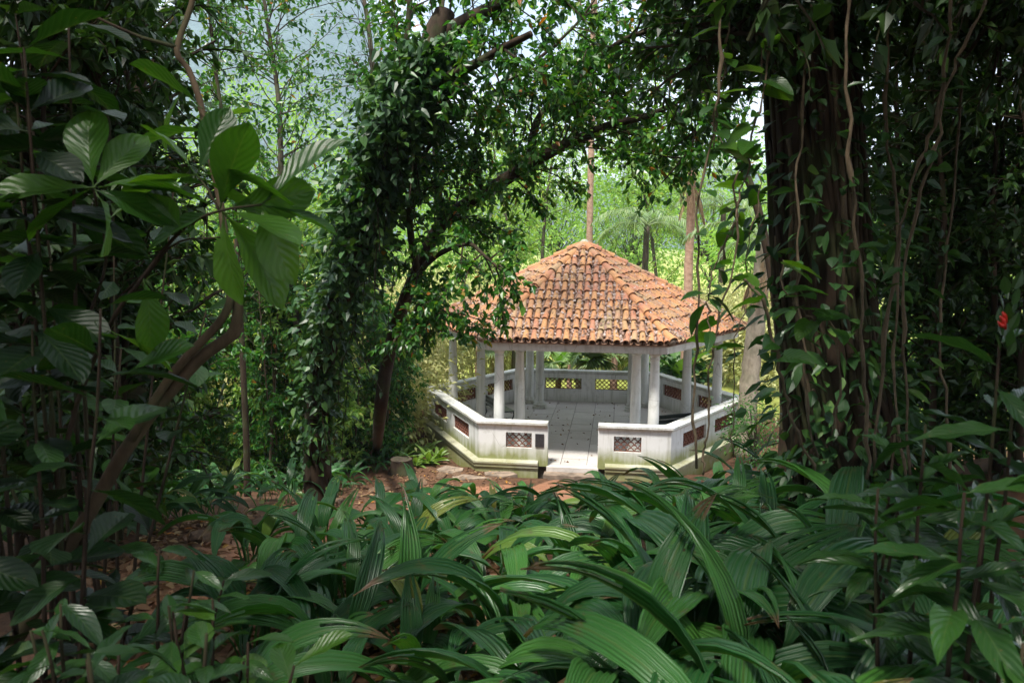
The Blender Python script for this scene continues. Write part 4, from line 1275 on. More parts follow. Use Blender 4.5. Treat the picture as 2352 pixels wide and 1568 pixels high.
H_ = spline([V(1107, 449, D1 - .2), V(1090, 330, D1 - .5), V(1130, 220, D1 - .7), V(1220, 150, D1 - .9), V(1320, 60, D1 - 1), V(1380, -20, D1 - 1)], 16) - o3
tr.tube(H_, np.linspace(.05, .012, 16), 6)
for L_, ns, sl in ((A_[14:], 62, 1.3), (A2, 24, 1.2), (B_, 24, 1.3), (C_, 13, .75), (D_, 19, .6), (E_, 36, 1.2), (F_, 22, .9), (H_, 20, 1.2)):
    leafy_limb(wood, lf, L_, .042, ns, sl, 8, .4, 11, .095, .060, 0 if ns == 62 else .12, 1, -.12 if ns in (13, 19, 22) else .1, detail=1)
G_ = spline([V(1013, 516, D1), V(1000, 300, D1 + .5), V(1010, 60, D1 + 1.5), V(1060, -420, D1 + 3)], 16) - o3
tr.tube(G_, np.linspace(.06, .045, 16), 8)
# upper crown added above the view to shade the pavilion
clump_crown(wood, lf, G_[-1], np.array([-2.3, -6.2, 15.6]) - o3, (5.6, 4.8, 2.0), 64, .7, 34, .20, .11, .05, .1)
tr.build('trunk', M['bark_dark'], r, True); wood.build('twigs', M['bark_dark'], r); lf.build('crown', M['leaf_canopy'], r)

# slender trees with crowns against the sky, further back
def slim_tree(pts, r0, label, n_sub=40, sub=1.3, L=.11, mat='leaf_canopy', bark='bark_grey', t0=.35, n_twig=6, n_leaf=9, name='slender_tree', root=True, seed=0, up=.15, W=None):
    rg = np.random.default_rng(seed)
    P0 = [np.array(p) for p in pts]
    if root: P0 = [root_down(P0[0])] + P0
    r = empty(name, tuple(P0[0])); o3 = P0[0]; tag(r, label, 'tree')
    tr, wood, lf = MB(), MB(), MB()
    n = 24; P = wob(spline(P0, n), .012, rg) - o3
    tr.tube(P, np.linspace(r0, r0 * .35, n), 8)
    leafy_limb(wood, lf, P, r0 * .45, n_sub, sub, n_twig, sub * .4, n_leaf, L, W or L * .58, t0, 1, up, rg=rg, detail=1 if L < .13 else 0)
    tr.build('trunk', M[bark], r, True); wood.build('twigs', M[bark], r); lf.build('crown', M[mat], r)
    return r
slim_tree([V(700, 900, 17), V(650, 500, 17), V(640, 250, 17), V(600, -40, 17)], .11, 'slender pale-barked tree with airy crown, left of the ivy-covered trunk', 62, 2.0, .12, bark='bark_grey', seed=21)
slim_tree([V(800, 800, 19), V(870, 300, 19), V(858, 170, 19), V(835, 0, 19), V(825, -60, 19)], .11, 'thin leaning trunk with light leaves against the pale sky', 58, 2.0, .12, seed=22)
slim_tree([V(560, 900, 14), V(540, 500, 14), V(500, 200, 14), V(470, -60, 14)], .07, 'dark leafy tree between the left edge and the sky gap', 66, 1.7, .12, 'leaf_canopy', 'bark_dark', seed=23)
slim_tree([V(1800, 900, 12), V(1745, 500, 12), V(1640, 260, 12), V(1540, 60, 12), V(1480, -60, 12)], .09, 'thin dark stem arching up right of the roof with yellow-green leaves', 50, 1.4, .10, bark='bark_dark', t0=.45, seed=24)
slim_tree([V(1180, 760, 30), V(1185, 600, 30), V(1150, 450, 30), V(1120, 250, 30)], .09, 'crooked dark stem behind the left slope of the roof', 60, 2.4, .17, 'leaf_far', seed=25)
slim_tree([V(1240, 760, 32), V(1250, 520, 32), V(1270, 350, 32), V(1300, 120, 32)], .10, 'leafy tree just left of the roof peak', 70, 2.6, .18, 'leaf_far', seed=26)
slim_tree([V(1520, 760, 33), V(1500, 560, 33), V(1470, 380, 33), V(1450, 160, 33)], .10, 'leafy tree just right of the roof peak', 70, 2.6, .18, 'leaf_far', seed=27)
slim_tree([V(310, 1000, 8), V(305, 600, 8), V(310, 250, 8), V(330, -80, 8)], .24, 'thick dark trunk hung with leaves at the left behind the leaning branch', 60, 1.3, .12, 'leaf_dark', 'bark_dark', .1, seed=28)

# ------------------------------------------------------------------ undergrowth along the path
U = [  # u, ground v, top v, d offset, spread m, label
    (390, 1120, 560, 1.3, 'dense dark sapling rising above the brick pile'),
    (480, 1110, 620, 1.4, 'leafy sapling behind the leaning branch'),
    (560, 1105, 540, 1.3, 'tall leafy sapling right of the leaning branch'),
    (640, 1100, 640, 1.3, 'leafy bush around the thin pole by the path'),
    (690, 1070, 520, 1.4, 'tall shrub with grey-green leaves beside the ivy-covered trunk'),
    (800, 1075, 600, 1.3, 'leafy shrub right of the ivy-covered trunk'),
    (860, 1060, 680, 1.1, 'green bush below the spreading tree'),
    (900, 1040, 690, .7, 'light bush left of the pavilion parapet'),
    (440, 1080, 420, 1.5, 'tall thicket at the left, behind the other saplings'),
    (600, 1070, 430, 1.5, 'high thicket in the middle of the left side'),
    (750, 1050, 470, 1.4, 'high thicket behind the ivy-covered trunk'),
    (330, 1150, 700, 1.3, 'dark bush left of the brick pile'),
]
for i, (u, gv, tv, sp_, lab) in enumerate(U):
    rg = np.random.default_rng(500 + i)
    back = i in (8, 9, 10)
    g0 = gp(u, gv)
    if back:
        g0 = Vector(tuple(ground_at(u, 17.5)))
    d_ = (g0 - CAM).dot(CR @ Vector((0, 0, -1)))
    top = at(u, tv, d_)
    r = empty('sapling', tuple(g0)); tag(r, lab, 'sapling', 'undergrowth along the path')
    o3 = np.array(g0); st, lf = MB(), MB()
    H = top.z - g0.z
    for k in range(6):
        dx, dy = rg.normal(0, sp_ * .42, 2)
        P = wob(spline([(dx * .3, dy * .3, -.1), (dx * .7, dy * .7, H * .5), (dx, dy, H * rg.uniform(.8, 1.05))], 10), .02, rg)
        st.tube(P, np.linspace(.022, .008, 10), 5)
        leafy_limb(st, lf, P, .02, 26, sp_ * .55, 5, .3, 10, .125 if not back else .16, .065, .03, 1, .1, rg=rg)
    st.build('stems', M['vine_wood'], r, True); lf.build('foliage', M['leaf_far' if back else 'leaf_under'], r)
# thin upright poles in the undergrowth
for i, (u0, v0, u1, v1, lab) in enumerate([(615, 1120, 640, 600, 'thin straight brown pole-like stem rising from the path edge'), (500, 1060, 515, 640, 'thin stem left of the straight pole-like stem'), (820, 960, 850, 830, 'short dark slanting stem below the spreading tree')]):
    g0 = gp(u0, v0); d_ = (g0 - CAM).dot(CR @ Vector((0, 0, -1)))
    mb = MB(); mb.tube(wob(spline([g0 + Vector((0, 0, -.1)), (g0 + at(u1, v1, d_)) / 2 + Vector((.04, 0, 0)), at(u1, v1, d_)], 12), .012), np.linspace(.032, .018, 12), 6)
    tag(mb.build('bare_stem', M['vine_wood'], None, True), lab, 'stem')

# ------------------------------------------------------------------ pleated-leaf plants (bed below the pavilion and along the path)
STRAP = []
for s_, (bl_, w_, a0, a1, pe) in enumerate([(.78, .095, 1.3, -.9, .34), (.48, .13, 1.05, -.9, .26), (.70, .10, 1.2, -1.6, .36), (.60, .085, 1.4, -.3, .3), (.66, .115, 1.25, -1.0, .34), (.60, .125, 1.15, -1.2, .30), (.72, .11, 1.35, -1.3, .36), (.55, .11, 1.0, -.7, .28), (.64, .13, 1.25, -1.45, .34), (.58, .095, 1.45, .2, .28), (.52, .12, .85, -1.1, .24), (.68, .11, 1.4, -.6, .32)]):
    STRAP.append(strap_mesh('leaf', M['leaf_strap'], bl_, w_, a0, a1, pe, (-1) ** s_ * (.25 + .08 * s_), s_, torn=s_ in (3, 9, 11)))
def strap_plant(p, s, n, label, group, seed, wide=1.0):
    rg = np.random.default_rng(seed)
    r = empty('pleated_leaf_plant', tuple(p), rg.random() * 6.3); tag(r, label, 'plant', group)
    for k in range(n):
        a = k * 2.399 + rg.normal(0, .3)
        me = STRAP[rg.integers(0, 12)] if k else STRAP[rg.choice([9, 11, 6, 3])]
        ss = s * rg.uniform(.72, 1.15)
        o = link('leaf', me, r)
        o.matrix_local = Matrix.Translation((.03 * math.cos(a), .03 * math.sin(a), -.02)) @ Matrix.Rotation(a - PI / 2, 4, 'Z') @ Matrix.Rotation(rg.normal(0, .14), 4, 'X') @ Matrix.Rotation(rg.normal(0, .16), 4, 'Y') @ Matrix.Diagonal((ss * wide * rg.uniform(.85, 1.2), ss, ss, 1))
    return r
ORD = ['first', 'second', 'third', 'fourth', 'fifth', 'sixth', 'seventh', 'eighth', 'ninth', 'tenth', 'eleventh', 'twelfth', 'thirteenth', 'fourteenth', 'fifteenth', 'sixteenth', 'seventeenth', 'eighteenth', 'nineteenth', 'twentieth']
rows = [(1.35, .42), (1.75, .40), (2.15, .40), (2.6, .40), (3.1, .42), (3.7, .42), (4.35, .44), (5.05, .46), (5.8, .48), (6.6, .5), (7.4, .52), (8.2, .55), (9.0, .58), (9.8, .62)]
k_ = 0
for ri, (d, sp_) in enumerate(rows):
    ul = interp(d, [1.2, 2.1, 2.6, 5, 6, 7, 8, 9, 10], [1650, 1380, 440, 540, 700, 880, 1010, 1110, 1200])
    ur = interp(d, [1.2, 5, 6, 7, 8], [2350, 2250, 1980, 1900, 1860])
    du = sp_ / d * FPX
    u = ul + du * rng.uniform(.1, .6)
    spots = []
    while u < ur:
        spots.append(u); u += du * rng.uniform(.8, 1.2)
    rown = 'nearest row' if ri == 0 else 'farthest row' if ri == len(rows) - 1 else ORD[ri] + ' row'
    for ci, u in enumerate(spots):
        dd = d + rng.normal(0, .12)
        q_ = at(u + rng.normal(0, du * .15), 784, dd)
        p = on_ground(q_.x, q_.y)
        big = interp(u, [700, 1300, 1700], [.80, .86, 1.2]) * interp(d, [1.2, 3.5, 5, 7.8, 9.8], [1.05, 1.08, 1.05, .98, .74]) * rng.uniform(.88, 1.1)
        strap_plant(p, big, int(rng.integers(9, 13)), f'arching pleated-leaf plant, {ORD[ci]} from the left in the {rown} of the bed', 'pleated-leaf plants in the bed', 1000 + k_, 1.2)
        k_ += 1
# smaller ones across the path
for i in range(40):
    u = 330 + (905 - 330) * ((i + .5) / 40) + rng.normal(0, 8)
    v = interp(u, [340, 450, 620, 780, 900], [1205, 1190, 1150, 1110, 1075]) - [0, 24, 48][i % 3]
    p = gp(u, v)
    near = 'between the brick pile and the pole-like stem' if i < 20 else 'between the pole-like stem and the stump'
    strap_plant(p, rng.uniform(.7, 1.0), int(rng.integers(7, 10)), f'small dark pleated-leaf plant across the path, {ORD[i % 20]} {near}', 'small plants across the path', 2000 + i)

for i, (u, v) in enumerate([(690, 1150), (712, 1138), (735, 1146), (758, 1132), (780, 1140), (802, 1122), (660, 1160)]):
    strap_plant(gp(u, v), rng.uniform(.75, 1.0), 9, f'small pleated-leaf plant at the foot of the ivy-covered trunk, {ORD[i]} of the cluster', 'small plants across the path', 2100 + i)

# bright plant beside the stump
M['leaf_lime'] = leaf_mat('lime_leaf', [(0.0, (0.16, 0.27, 0.05)), (1.0, (0.30, 0.42, 0.09))], .4, .4)
LIME = [blade_mesh('leaf', M['leaf_lime'], 1, .28, 'lance', .45, .12, .02, 8, .05, s_) for s_ in range(2)]
for i, (u, v) in enumerate([(925, 1060), (940, 1045), (955, 1070), (975, 1040), (985, 1066), (1005, 1058)]):
    p = gp(u, v); r = empty('lime_leaf_plant', tuple(p))
    tag(r, f'low lime-green leafy plant, {ORD[i]} counted from the stump towards the ledge', 'plant', 'lime-green plants by the ledge')
    for k in range(13):
        a = k * 2.4; el = rng.uniform(.35, 1.3)
        o = link('leaf', LIME[k % 2], r); o.matrix_local = orient((0, 0, 0), (math.cos(a) * math.cos(el), math.sin(a) * math.cos(el), math.sin(el)), rng.normal(0, .3), rng.uniform(.3, .55))

# ------------------------------------------------------------------ stump, stones, bricks, fallen leaves
p = gp(922, 1085)
r = empty('tree_stump', tuple(p)); tag(r, 'dark cut tree stump at the end of the path by the pavilion', 'stump')
mb = MB(); a = np.linspace(0, 2 * PI, 18, endpoint=False)
prof = [(-.15, 1.35), (.02, 1.2), (.12, 1.0), (.25, .93), (.33, .92)]
v = np.concatenate([np.stack([np.cos(a) * .27 * s_ * (1 + .09 * np.sin(a * 5 + 1)), np.sin(a) * .27 * s_ * (1 + .09 * np.sin(a * 5 + 1)), np.full(18, z_)], 1) for z_, s_ in prof])
q = [[i * 18 + j, i * 18 + (j + 1) % 18, (i + 1) * 18 + (j + 1) % 18, (i + 1) * 18 + j] for i in range(4) for j in range(18)]
mb.add(v, q); mb.build('trunk', M['bark_dark'], r, True)
mb = MB(); v = np.concatenate([np.stack([np.cos(a) * .25, np.sin(a) * .25, np.full(18, .328) + rng.normal(0, .006, 18)], 1), [[0, 0, .322]]])
mb.add(v, tris=[[j, (j + 1) % 18, 18] for j in range(18)]); mb.build('cut_top', M['bark_grey'], r)

def rock_mesh(name, seed, mat, sx=1, sy=1, sz=1):
    rg = np.random.default_rng(seed)
    bm = bmesh.new(); bmesh.ops.create_icosphere(bm, subdivisions=2, radius=.5)
    for v in bm.verts:
        c = v.co; c.x = max(-.36, min(.36, c.x)); c.y = max(-.38, min(.38, c.y)); c.z = max(-.3, min(.33, c.z))
        v.co = Vector((c.x * sx, c.y * sy, c.z * sz)) * (1 + rg.normal(0, .06))
    me = bpy.data.meshes.new(name); bm.to_mesh(me); bm.free(); me.materials.append(mat); return me
ROCK = [rock_mesh('edging_stone', s_, M['stone'], 1.2, .8, .8) for s_ in range(5)]
for i in range(16):
    u = 1040 - i * 38 + rng.normal(0, 6); v = interp(u, [440, 600, 700, 850, 950, 1040], [1252, 1205, 1180, 1135, 1112, 1092]) + rng.normal(0, 3)
    p = gp(u, v); o = link('edging_stone', ROCK[i % 5])
    o.location = p + Vector((0, 0, .01)); o.rotation_euler = (rng.normal(0, .15), rng.normal(0, .15), rng.random() * 6.3)
    o.scale = (rng.uniform(.26, .4), rng.uniform(.2, .3), rng.uniform(.2, .3))
    tag(o, f'rough brown edging stone, {ORD[i]} from the pavilion along the path', 'stone', 'stones edging the path')
for i, (u, v, w_, h_, rz) in enumerate([(1085, 1098, .9, .55, .2), (1150, 1090, .8, .5, -.1), (1035, 1080, .7, .6, .4)]):
    p = gp(u, v); mb = MB()
    a = np.sort(rng.random(9) * 6.283); px, py = np.cos(a) * w_ / 2 * rng.uniform(.85, 1.1, 9), np.sin(a) * h_ / 2 * rng.uniform(.85, 1.1, 9)
    me = bpy.data.meshes.new('stepping_slab')
    me.from_pydata([(x, y, .035) for x, y in zip(px, py)] + [(x * 1.05, y * 1.05, -.1) for x, y in zip(px, py)], [], [list(range(9))] + [[(j + 1) % 9, j, j + 9, (j + 1) % 9 + 9] for j in range(9)])
    o = link('stepping_slab', me, None, M['brown_stone']); o.location = p; o.rotation_euler = (0, 0, rz)
    tag(o, ['flat stone slab on the path nearest the ledge corner', 'flat stone slab just in front of the pavilion step', 'mossy flat stone slab between stump and ledge corner'][i], 'stone slab', 'flat stones by the entrance')
# brick pile
M['brick'] = plain_mat('old_brick', (0.26, 0.10, 0.05), .9, 12, .45)
bk = MB(); bk.box((-.11, -.055, 0), (.11, .055, .058)); BK = bk.mesh('brick'); BK.materials.append(M['brick'])
p = gp(252, 1200); r = empty('brick_pile', tuple(p), .35); tag(r, 'small stack of old red bricks and tiles left of the path', 'brick pile')
for j in range(8):
    for i in range(3):
        for k in range(2):
            o = link('brick', BK, r); o.location = ((i - 1) * .232 + rng.normal(0, .012), (k - .5) * .125, j * .0605); o.rotation_euler = (0, 0, rng.normal(0, .06))
# fallen leaves on the soil
M['fallen'] = leaf_mat('fallen_leaf', [(0.0, (0.10, 0.05, 0.025)), (0.45, (0.22, 0.12, 0.06)), (0.75, (0.33, 0.20, 0.11)), (0.92, (0.45, 0.32, 0.16)), (0.97, (0.5, 0.28, 0.05)), (1.0, (0.55, 0.2, 0.03))], .7, .1, (1, 1, 1), spec=.3)
mb = MB(); n = 4200
pts = []
while len(pts) < n:
    u, v = rng.uniform(200, 1180), rng.uniform(1060, 1560)
    lim = interp(u, [200, 450, 600, 850, 1000, 1180], [1170, 1200, 1170, 1100, 1075, 1070])
    if v < lim or rng.random() > interp(abs(v - lim), [0, 60, 200], [1, .45, .25]): continue
    pts.append(tuple(gp(u, v)))
P = np.array(pts); P[:, 2] += .025
for k in range(150):
    a = rng.random() * 6.283; q_ = Vector((math.cos(a), math.sin(a))) * rng.choice([rng.uniform(.5, 3.3), rng.uniform(3.2, 3.6)])
    P[k] = (q_.x, q_.y, .012)
a = rng.random(n) * 6.283
leaves(mb, P, np.stack([np.cos(a), np.sin(a), rng.normal(.1, .2, n)], 1), rng.uniform(.04, .13, n), rng.uniform(.025, .06, n), None, .62, .15, 1, fold=.3)
tag(mb.build('fallen_leaves', M['fallen']), 'brown and orange fallen leaves scattered on the red earth path', 'leaf litter', kind='stuff')

# ------------------------------------------------------------------ left foreground: leaning tree with big leaves
BIG = [blade_mesh('leaf', M['leaf_big'], 1, w_, 'obovate', c_, f_, .012, 9, .07, s_) for s_, (w_, c_, f_) in enumerate([(.46, .2, .12), (.50, .35, .1), (.42, .1, .2), (.54, .28, .08)])]
BIG_SHADED = []
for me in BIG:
    k2 = me.copy(); k2.materials.clear(); k2.materials.append(M['leaf_big_shaded']); BIG_SHADED.append(k2)
def add_leaf(r, o3, p, d, s, roll=0.0, meshes=None, name='leaf'):
    me = (meshes or BIG)[rng.integers(len(meshes or BIG))]
    o = link(name, me, r); o.matrix_local = orient(Vector(p) - Vector(o3), d, roll, s)
def view_dir(du, dv, dd=0.0):
    """world direction for a step on the view (right, down, away)"""
    return CR @ Vector((du, -dv, -dd))
D2 = 2.9
M['bark_lean'] = bark_mat('smooth_brown_bark', (0.045, 0.03, 0.018), (0.13, 0.09, 0.055), 14, .3, .3, .005)
P0 = root_down(V(-60, 1600, D2))
r = empty('leaning_tree', tuple(P0)); tag(r, 'leaning twin-stemmed small tree with sawn-off tip and big leaves at the left', 'tree')
tr, tw = MB(), MB()
S1 = wob(spline([P0, V(-60, 1600, D2), V(40, 1465, D2), V(120, 1330, D2), V(210, 1170, D2), V(330, 975, D2), V(450, 830, D2), V(530, 765, D2), V(547, 700, D2), V(549, 652, D2)], 40), .003) - P0
tr.tube(S1, np.interp(np.arange(40), [0, 20, 32, 39], [.032, .026, .022, .015]), 10)
S2 = wob(spline([V(300, 1010, D2 - .03), V(400, 855, D2 - .04), V(500, 745, D2 - .03), V(528, 690, D2 - .02), V(522, 620, D2 + .1), V(508, 480, D2 + .25), V(482, 356, D2 + .3), V(457, 229, D2 + .35), V(432, 157, D2 + .4), V(406, 112, D2 + .4), V(440, 10, D2 + .5), V(450, -80, D2 + .5)], 34), .002) - P0
tr.tube(S2, np.linspace(.017, .012, 34), 8)
tr.tube(spline([V(515, 780, D2), V(545, 770, D2), V(552, 745, D2)], 6) - P0, [.018, .014, .012, .010, .010, .008], 7)
tr.build('trunk', M['bark_lean'], r, True)
ct = MB(); e_ = S1[-1] + unit(S1[-1] - S1[-2]) * .0015; ct.tube([e_, e_ + unit(S1[-1] - S1[-2]) * .004], [.0145, .0135], 10); ct.build('sawn_end', M['cut_wood'], r)
def twig(pts, r0, r1=None, n=10):
    tw = MB(); tw.tube(wob(spline([np.array(p) for p in pts], n), .003) - P0, np.linspace(r0, r1 or r0 * .5, n), 6)
    tw.build('branch', M['bark_dark'], r, True)
twig([V(120, 1330, D2), V(160, 1000, D2 - .1), V(250, 760, D2 - .2), V(330, 640, D2 - .3), V(420, 530, D2 - .3), V(505, 487, D2 - .35), V(600, 470, D2 - .35)], .010, .004, 20)
twig([V(330, 640, D2 - .3), V(400, 560, D2 - .3), V(505, 545, D2 - .35)], .005, .003)
twig([V(505, 487, D2 - .35), V(480, 440, D2 - .35), V(450, 400, D2 - .3)], .005, .003)
twig([V(210, 1170, D2), V(190, 800, D2 + .1), V(240, 600, D2), V(215, 430, D2 - .1)], .009, .004, 16)
twig([V(406, 112, D2 + .4), V(320, 85, D2 + .4), V(200, 30, D2 + .4)], .010, .006)
HL = [  # u, v, du, dv, length m  (leaf base and direction on the view)
    (510, 487, 190, 40, .31), (515, 490, 120, 130, .30), (512, 490, 10, 160, .26), (505, 485, -150, 40, .24), (500, 480, -110, -60, .24),
    (520, 480, 150, -40, .26), (600, 470, 140, -150, .32), (600, 470, 60, 140, .24), (605, 470, 100, 30, .22), (505, 480, 40, -120, .26),
    (455, 400, -130, 10, .26), (455, 395, 40, -110, .22), (450, 400, -60, -80, .20), (460, 400, 150, 0, .27), (452, 402, 90, 60, .22),
    (215, 430, -30, -140, .27), (215, 430, 60, -120, .24), (220, 430, -150, 20, .27), (215, 435, 130, 40, .24), (220, 440, 80, 110, .22), (210, 430, -120, 80, .24), (225, 430, 150, -20, .24),
    (465, 250, -110, -100, .30), (470, 260, 60, 80, .22), (430, 200, -110, 110, .24), (480, 300, -150, 10, .26), (475, 290, 90, -90, .18),
    (330, 640, 30, 150, .22), (250, 760, -120, 60, .22), (255, 760, 100, 60, .20), (300, 850, 90, -40, .20), (420, 530, -60, -80, .17),
]
for (u, v, du, dv, L_) in HL:
    s_ = L_ / D2 * FPX / math.hypot(du, dv)
    add_leaf(r, P0, V(u, v, D2 - .33 if v > 300 else D2 + .3), view_dir(du, dv, rng.normal(0, .25) * math.hypot(du, dv)), L_ * 1.15, rng.normal(0, .6))

def leaf_shrub(u, v, d, h_px, label, n_stem, n_leaf, L_, meshes, seed, spread=.5, name='large_leaf_shrub', stem='bark_dark', cat='shrub', group=None, drop=None, whorl=1):
    """upright stems from the ground with big alternate leaves"""
    rg = np.random.default_rng(seed)
    top = V(u, v, d); base = root_down(top)
    r = empty(name, tuple(base)); tag(r, label, cat, group)
    st = MB(); H = top[2] - base[2]
    for k in range(n_stem):
        dx, dy = rg.normal(0, spread, 2); hh = H * rg.uniform(.7, 1.05)
        P = wob(spline([(dx * .2, dy * .2, 0), (dx * .6, dy * .6, hh * .5), (dx, dy, hh)], 12), .006, rg)
        st.tube(P, np.linspace(.012, .004, 12), 5)
        for q_ in range(n_leaf):
            s_ = (1 - (q_ / n_leaf) * (h_px / FPX * d / hh if hh > 0 else 1)) * 10.98; j = int(max(0, min(10, s_))); f = max(0, min(1, s_ - j))
            p = P[j] * (1 - f) + P[j + 1] * f
            a = q_ * 2.4 + rg.normal(0, .4); el = rg.uniform(-.35, .6)
            o = link('leaf', meshes[rg.integers(len(meshes))], r)
            o.matrix_local = orient(p, (math.cos(a) * math.cos(el), math.sin(a) * math.cos(el), math.sin(el)), rg.normal(0, .35), L_ * rg.uniform(.7, 1.2))
    st.build('stem', M[stem], r, True)
    return r
leaf_shrub(60, 60, 2.6, 700, 'dark big-leaved shrub filling the upper left corner', 4, 16, .27, BIG_SHADED, 31, .28)
leaf_shrub(-20, 420, 2.2, 900, 'dark big-leaved shrub cut by the left edge of the picture', 4, 16, .25, BIG_SHADED, 32, .22)
leaf_shrub(120, 620, 3.4, 1000, 'dark big-leaved shrub behind the lower half of the leaning tree', 4, 16, .24, BIG_SHADED, 33, .3)
leaf_shrub(180, 150, 4.2, 900, 'tall dark shrub behind the leaning tree', 5, 16, .26, BIG_SHADED, 34, .4)
leaf_shrub(30, 960, 2.4, 800, 'dark shrub low at the left edge below the leaning trunk', 4, 14, .22, BIG_SHADED, 35, .2)
SMALL = [blade_mesh('leaf', M['leaf_quilt'], 1, w_, 'lance', c_, .14, .015, 9, .06, 20 + s_) for s_, (w_, c_) in enumerate([(.34, .3), (.38, .45), (.3, .2)])]
for i, (u, v, d, lab) in enumerate([(300, 1250, 2.5, 'dark-stemmed leafy plant beside the foot of the leaning tree'), (420, 1330, 2.3, 'leafy plant between the leaning tree and the bed'), (230, 1330, 2.1, 'dark leafy plant at the lower left'), (480, 1400, 2.1, 'round-leaved plant at the left end of the bed'), (330, 1420, 1.8, 'leafy plant at the bottom edge left of the bed'), (130, 1480, 1.8, 'dark leafy plant in the bottom left corner')]):
    leaf_shrub(u, v, d, 330, lab, 4, 8, .15, SMALL if i != 3 else BIG, 41 + i, .16, 'understory_plant', cat='plant', group='plants at the lower left')

# ------------------------------------------------------------------ right: big tree hung with roots and vines
D3 = 6.4
T0 = [V(1965, 1130, D3), V(1935, 1000, D3), V(1905, 800, D3), V(1880, 500, D3), V(1862, 200, D3), V(1850, -80, D3), V(1845, -300, D3)]
P0 = root_down(T0[0]); r = empty('strangler_tree', tuple(P0)); tag(r, 'huge dark trunk covered in hanging roots and climbing vines at the right', 'tree')
tr = MB(); T = spline([P0] + T0, 30) - P0
tr.tube(T, np.interp(np.arange(30), [0, 6, 12, 29], [.55, .42, .36, .33]), 16)
tr.build('trunk', M['bark_root'] if 'bark_root' in M else M['bark_dark'], r, True)
for k in range(70):
    a = rng.random() * 6.283; j0 = rng.integers(0, 8); j1 = min(29, j0 + rng.integers(10, 24))
    rr_ = np.interp(np.arange(30), [0, 6, 12, 29], [.58, .44, .38, .35])
    aa = a + np.cumsum(rng.normal(0, .06, 30))
    P = np.stack([T[:, 0] + np.cos(aa) * rr_, T[:, 1] + np.sin(aa) * rr_, T[:, 2]], 1)[j0:j1 + 1]
    mb = MB(); mb.tube(wob(spline(P, 26), .012), np.linspace(rng.uniform(.02, .045), .015, 26), 6)
    mb.build('root', M['bark_dark'] if k % 6 else M['vine_wood'], r, True)
lf, wood = MB(), MB()
# crown overhead and foliage along the trunk
limb1 = spline([V(1850, -60, D3), V(1770, -70, 6.0), V(1710, -10, 5.8), V(1670, 90, 5.6)], 12) - P0
limb2 = spline([V(1850, -100, D3), V(2050, -130, 6.0), V(2250, -100, 5.5), V(2450, -60, 5.0)], 12) - P0
limb3 = spline([V(1850, -250, D3), V(1550, -900, 5), V(1100, -1300, 4), V(700, -1700, 3.5)], 14) - P0
limb4 = spline([V(1850, -250, D3), V(2100, -600, 4), V(2300, -1200, 2.5), V(2300, -2400, 1.5)], 14) - P0
br_ = MB()
for L_, rr_ in ((limb1, .07), (limb2, .09), (limb3, .14), (limb4, .14)): br_.tube(L_, np.linspace(rr_, rr_ * .4, len(L_)), 7)
br_.build('limbs', M['bark_dark'], r, True)
leafy_limb(wood, lf, limb1, .07, 45, .6, 7, .35, 10, .11, .06)
leafy_limb(wood, lf, limb2, .07, 80, 1.0, 7, .4, 10, .11, .06)
leafy_limb(wood, lf, limb3, .1, 90, 1.6, 7, .5, 10, .15, .08, up=.5)
leafy_limb(wood, lf, limb4, .1, 90, 1.6, 7, .5, 10, .15, .08, up=.5)
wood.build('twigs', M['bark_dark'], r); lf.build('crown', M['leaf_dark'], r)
cl = MB(); n = 1300
j = rng.integers(3, 29, n); a = -PI / 2 + rng.normal(0, 1.0, n); rr_ = np.interp(j, [0, 6, 12, 29], [.58, .46, .42, .40]) + np.abs(rng.normal(0, .16, n))
pos = T[j] + np.stack([np.cos(a) * rr_, np.sin(a) * rr_, rng.uniform(-.15, .15, n)], 1)
leaves(cl, pos, np.stack([np.cos(a), np.sin(a), np.full(n, -.3)], 1) + rng.normal(0, .5, (n, 3)), rng.uniform(.08, .2, n), rng.uniform(.05, .1, n), None, .6, .25, 1)
cl.build('climber_leaves', M['leaf_ivy'], r)

# climbing vine with big leaves on the trunk
HEART = [blade_mesh('leaf', M['leaf_big'], 1, w_, 'heart', .25, .1, .012, 9, .12, 60 + s_) for s_, w_ in enumerate((.62, .7, .55))]
LANCE = [blade_mesh('leaf', M['leaf_quilt'], 1, w_, 'lance', .3, .14, .012, 9, .06, 70 + s_) for s_, w_ in enumerate((.4, .45, .36))]
def vine(pts, r0, label, n_leaf, L_, meshes, seed, t0=0.0, t1=1.0, cat='vine', group=None, dirn=None, mat='vine_wood', wobble=.028):
    rg = np.random.default_rng(seed)
    PT = [np.array(p) for p in pts]
    base = PT[-1]
    r = empty('vine', tuple(base)); tag(r, label, cat, group)
    mb = MB(); n = 30; P = wob(spline(PT, n), wobble, rg) - base
    mb.tube(P, r0 * .75 * rg.uniform(.7, 1.25, n) * (1 + .5 * (rg.random(n) > .88)), 6); mb.build('stem', M[mat], r, True)
    for k in range(n_leaf):
        s_ = (t0 + (t1 - t0) * rg.random()) * (n - 1.01); j = int(s_); f = s_ - j
        a = rg.random() * 6.283; el = rg.uniform(-.7, .4)
        d = Vector((math.cos(a) * math.cos(el), math.sin(a) * math.cos(el), math.sin(el)))
        if dirn is not None: d = d + dirn
        o = link('leaf', meshes[rg.integers(len(meshes))], r); o.matrix_local = orient(P[j] * (1 - f) + P[j + 1] * f, d, rg.normal(0, .4), L_ * rg.uniform(.6, 1.25))
    return r
toward = (CAM - Vector(tuple(T0[2]))).normalized() * .5
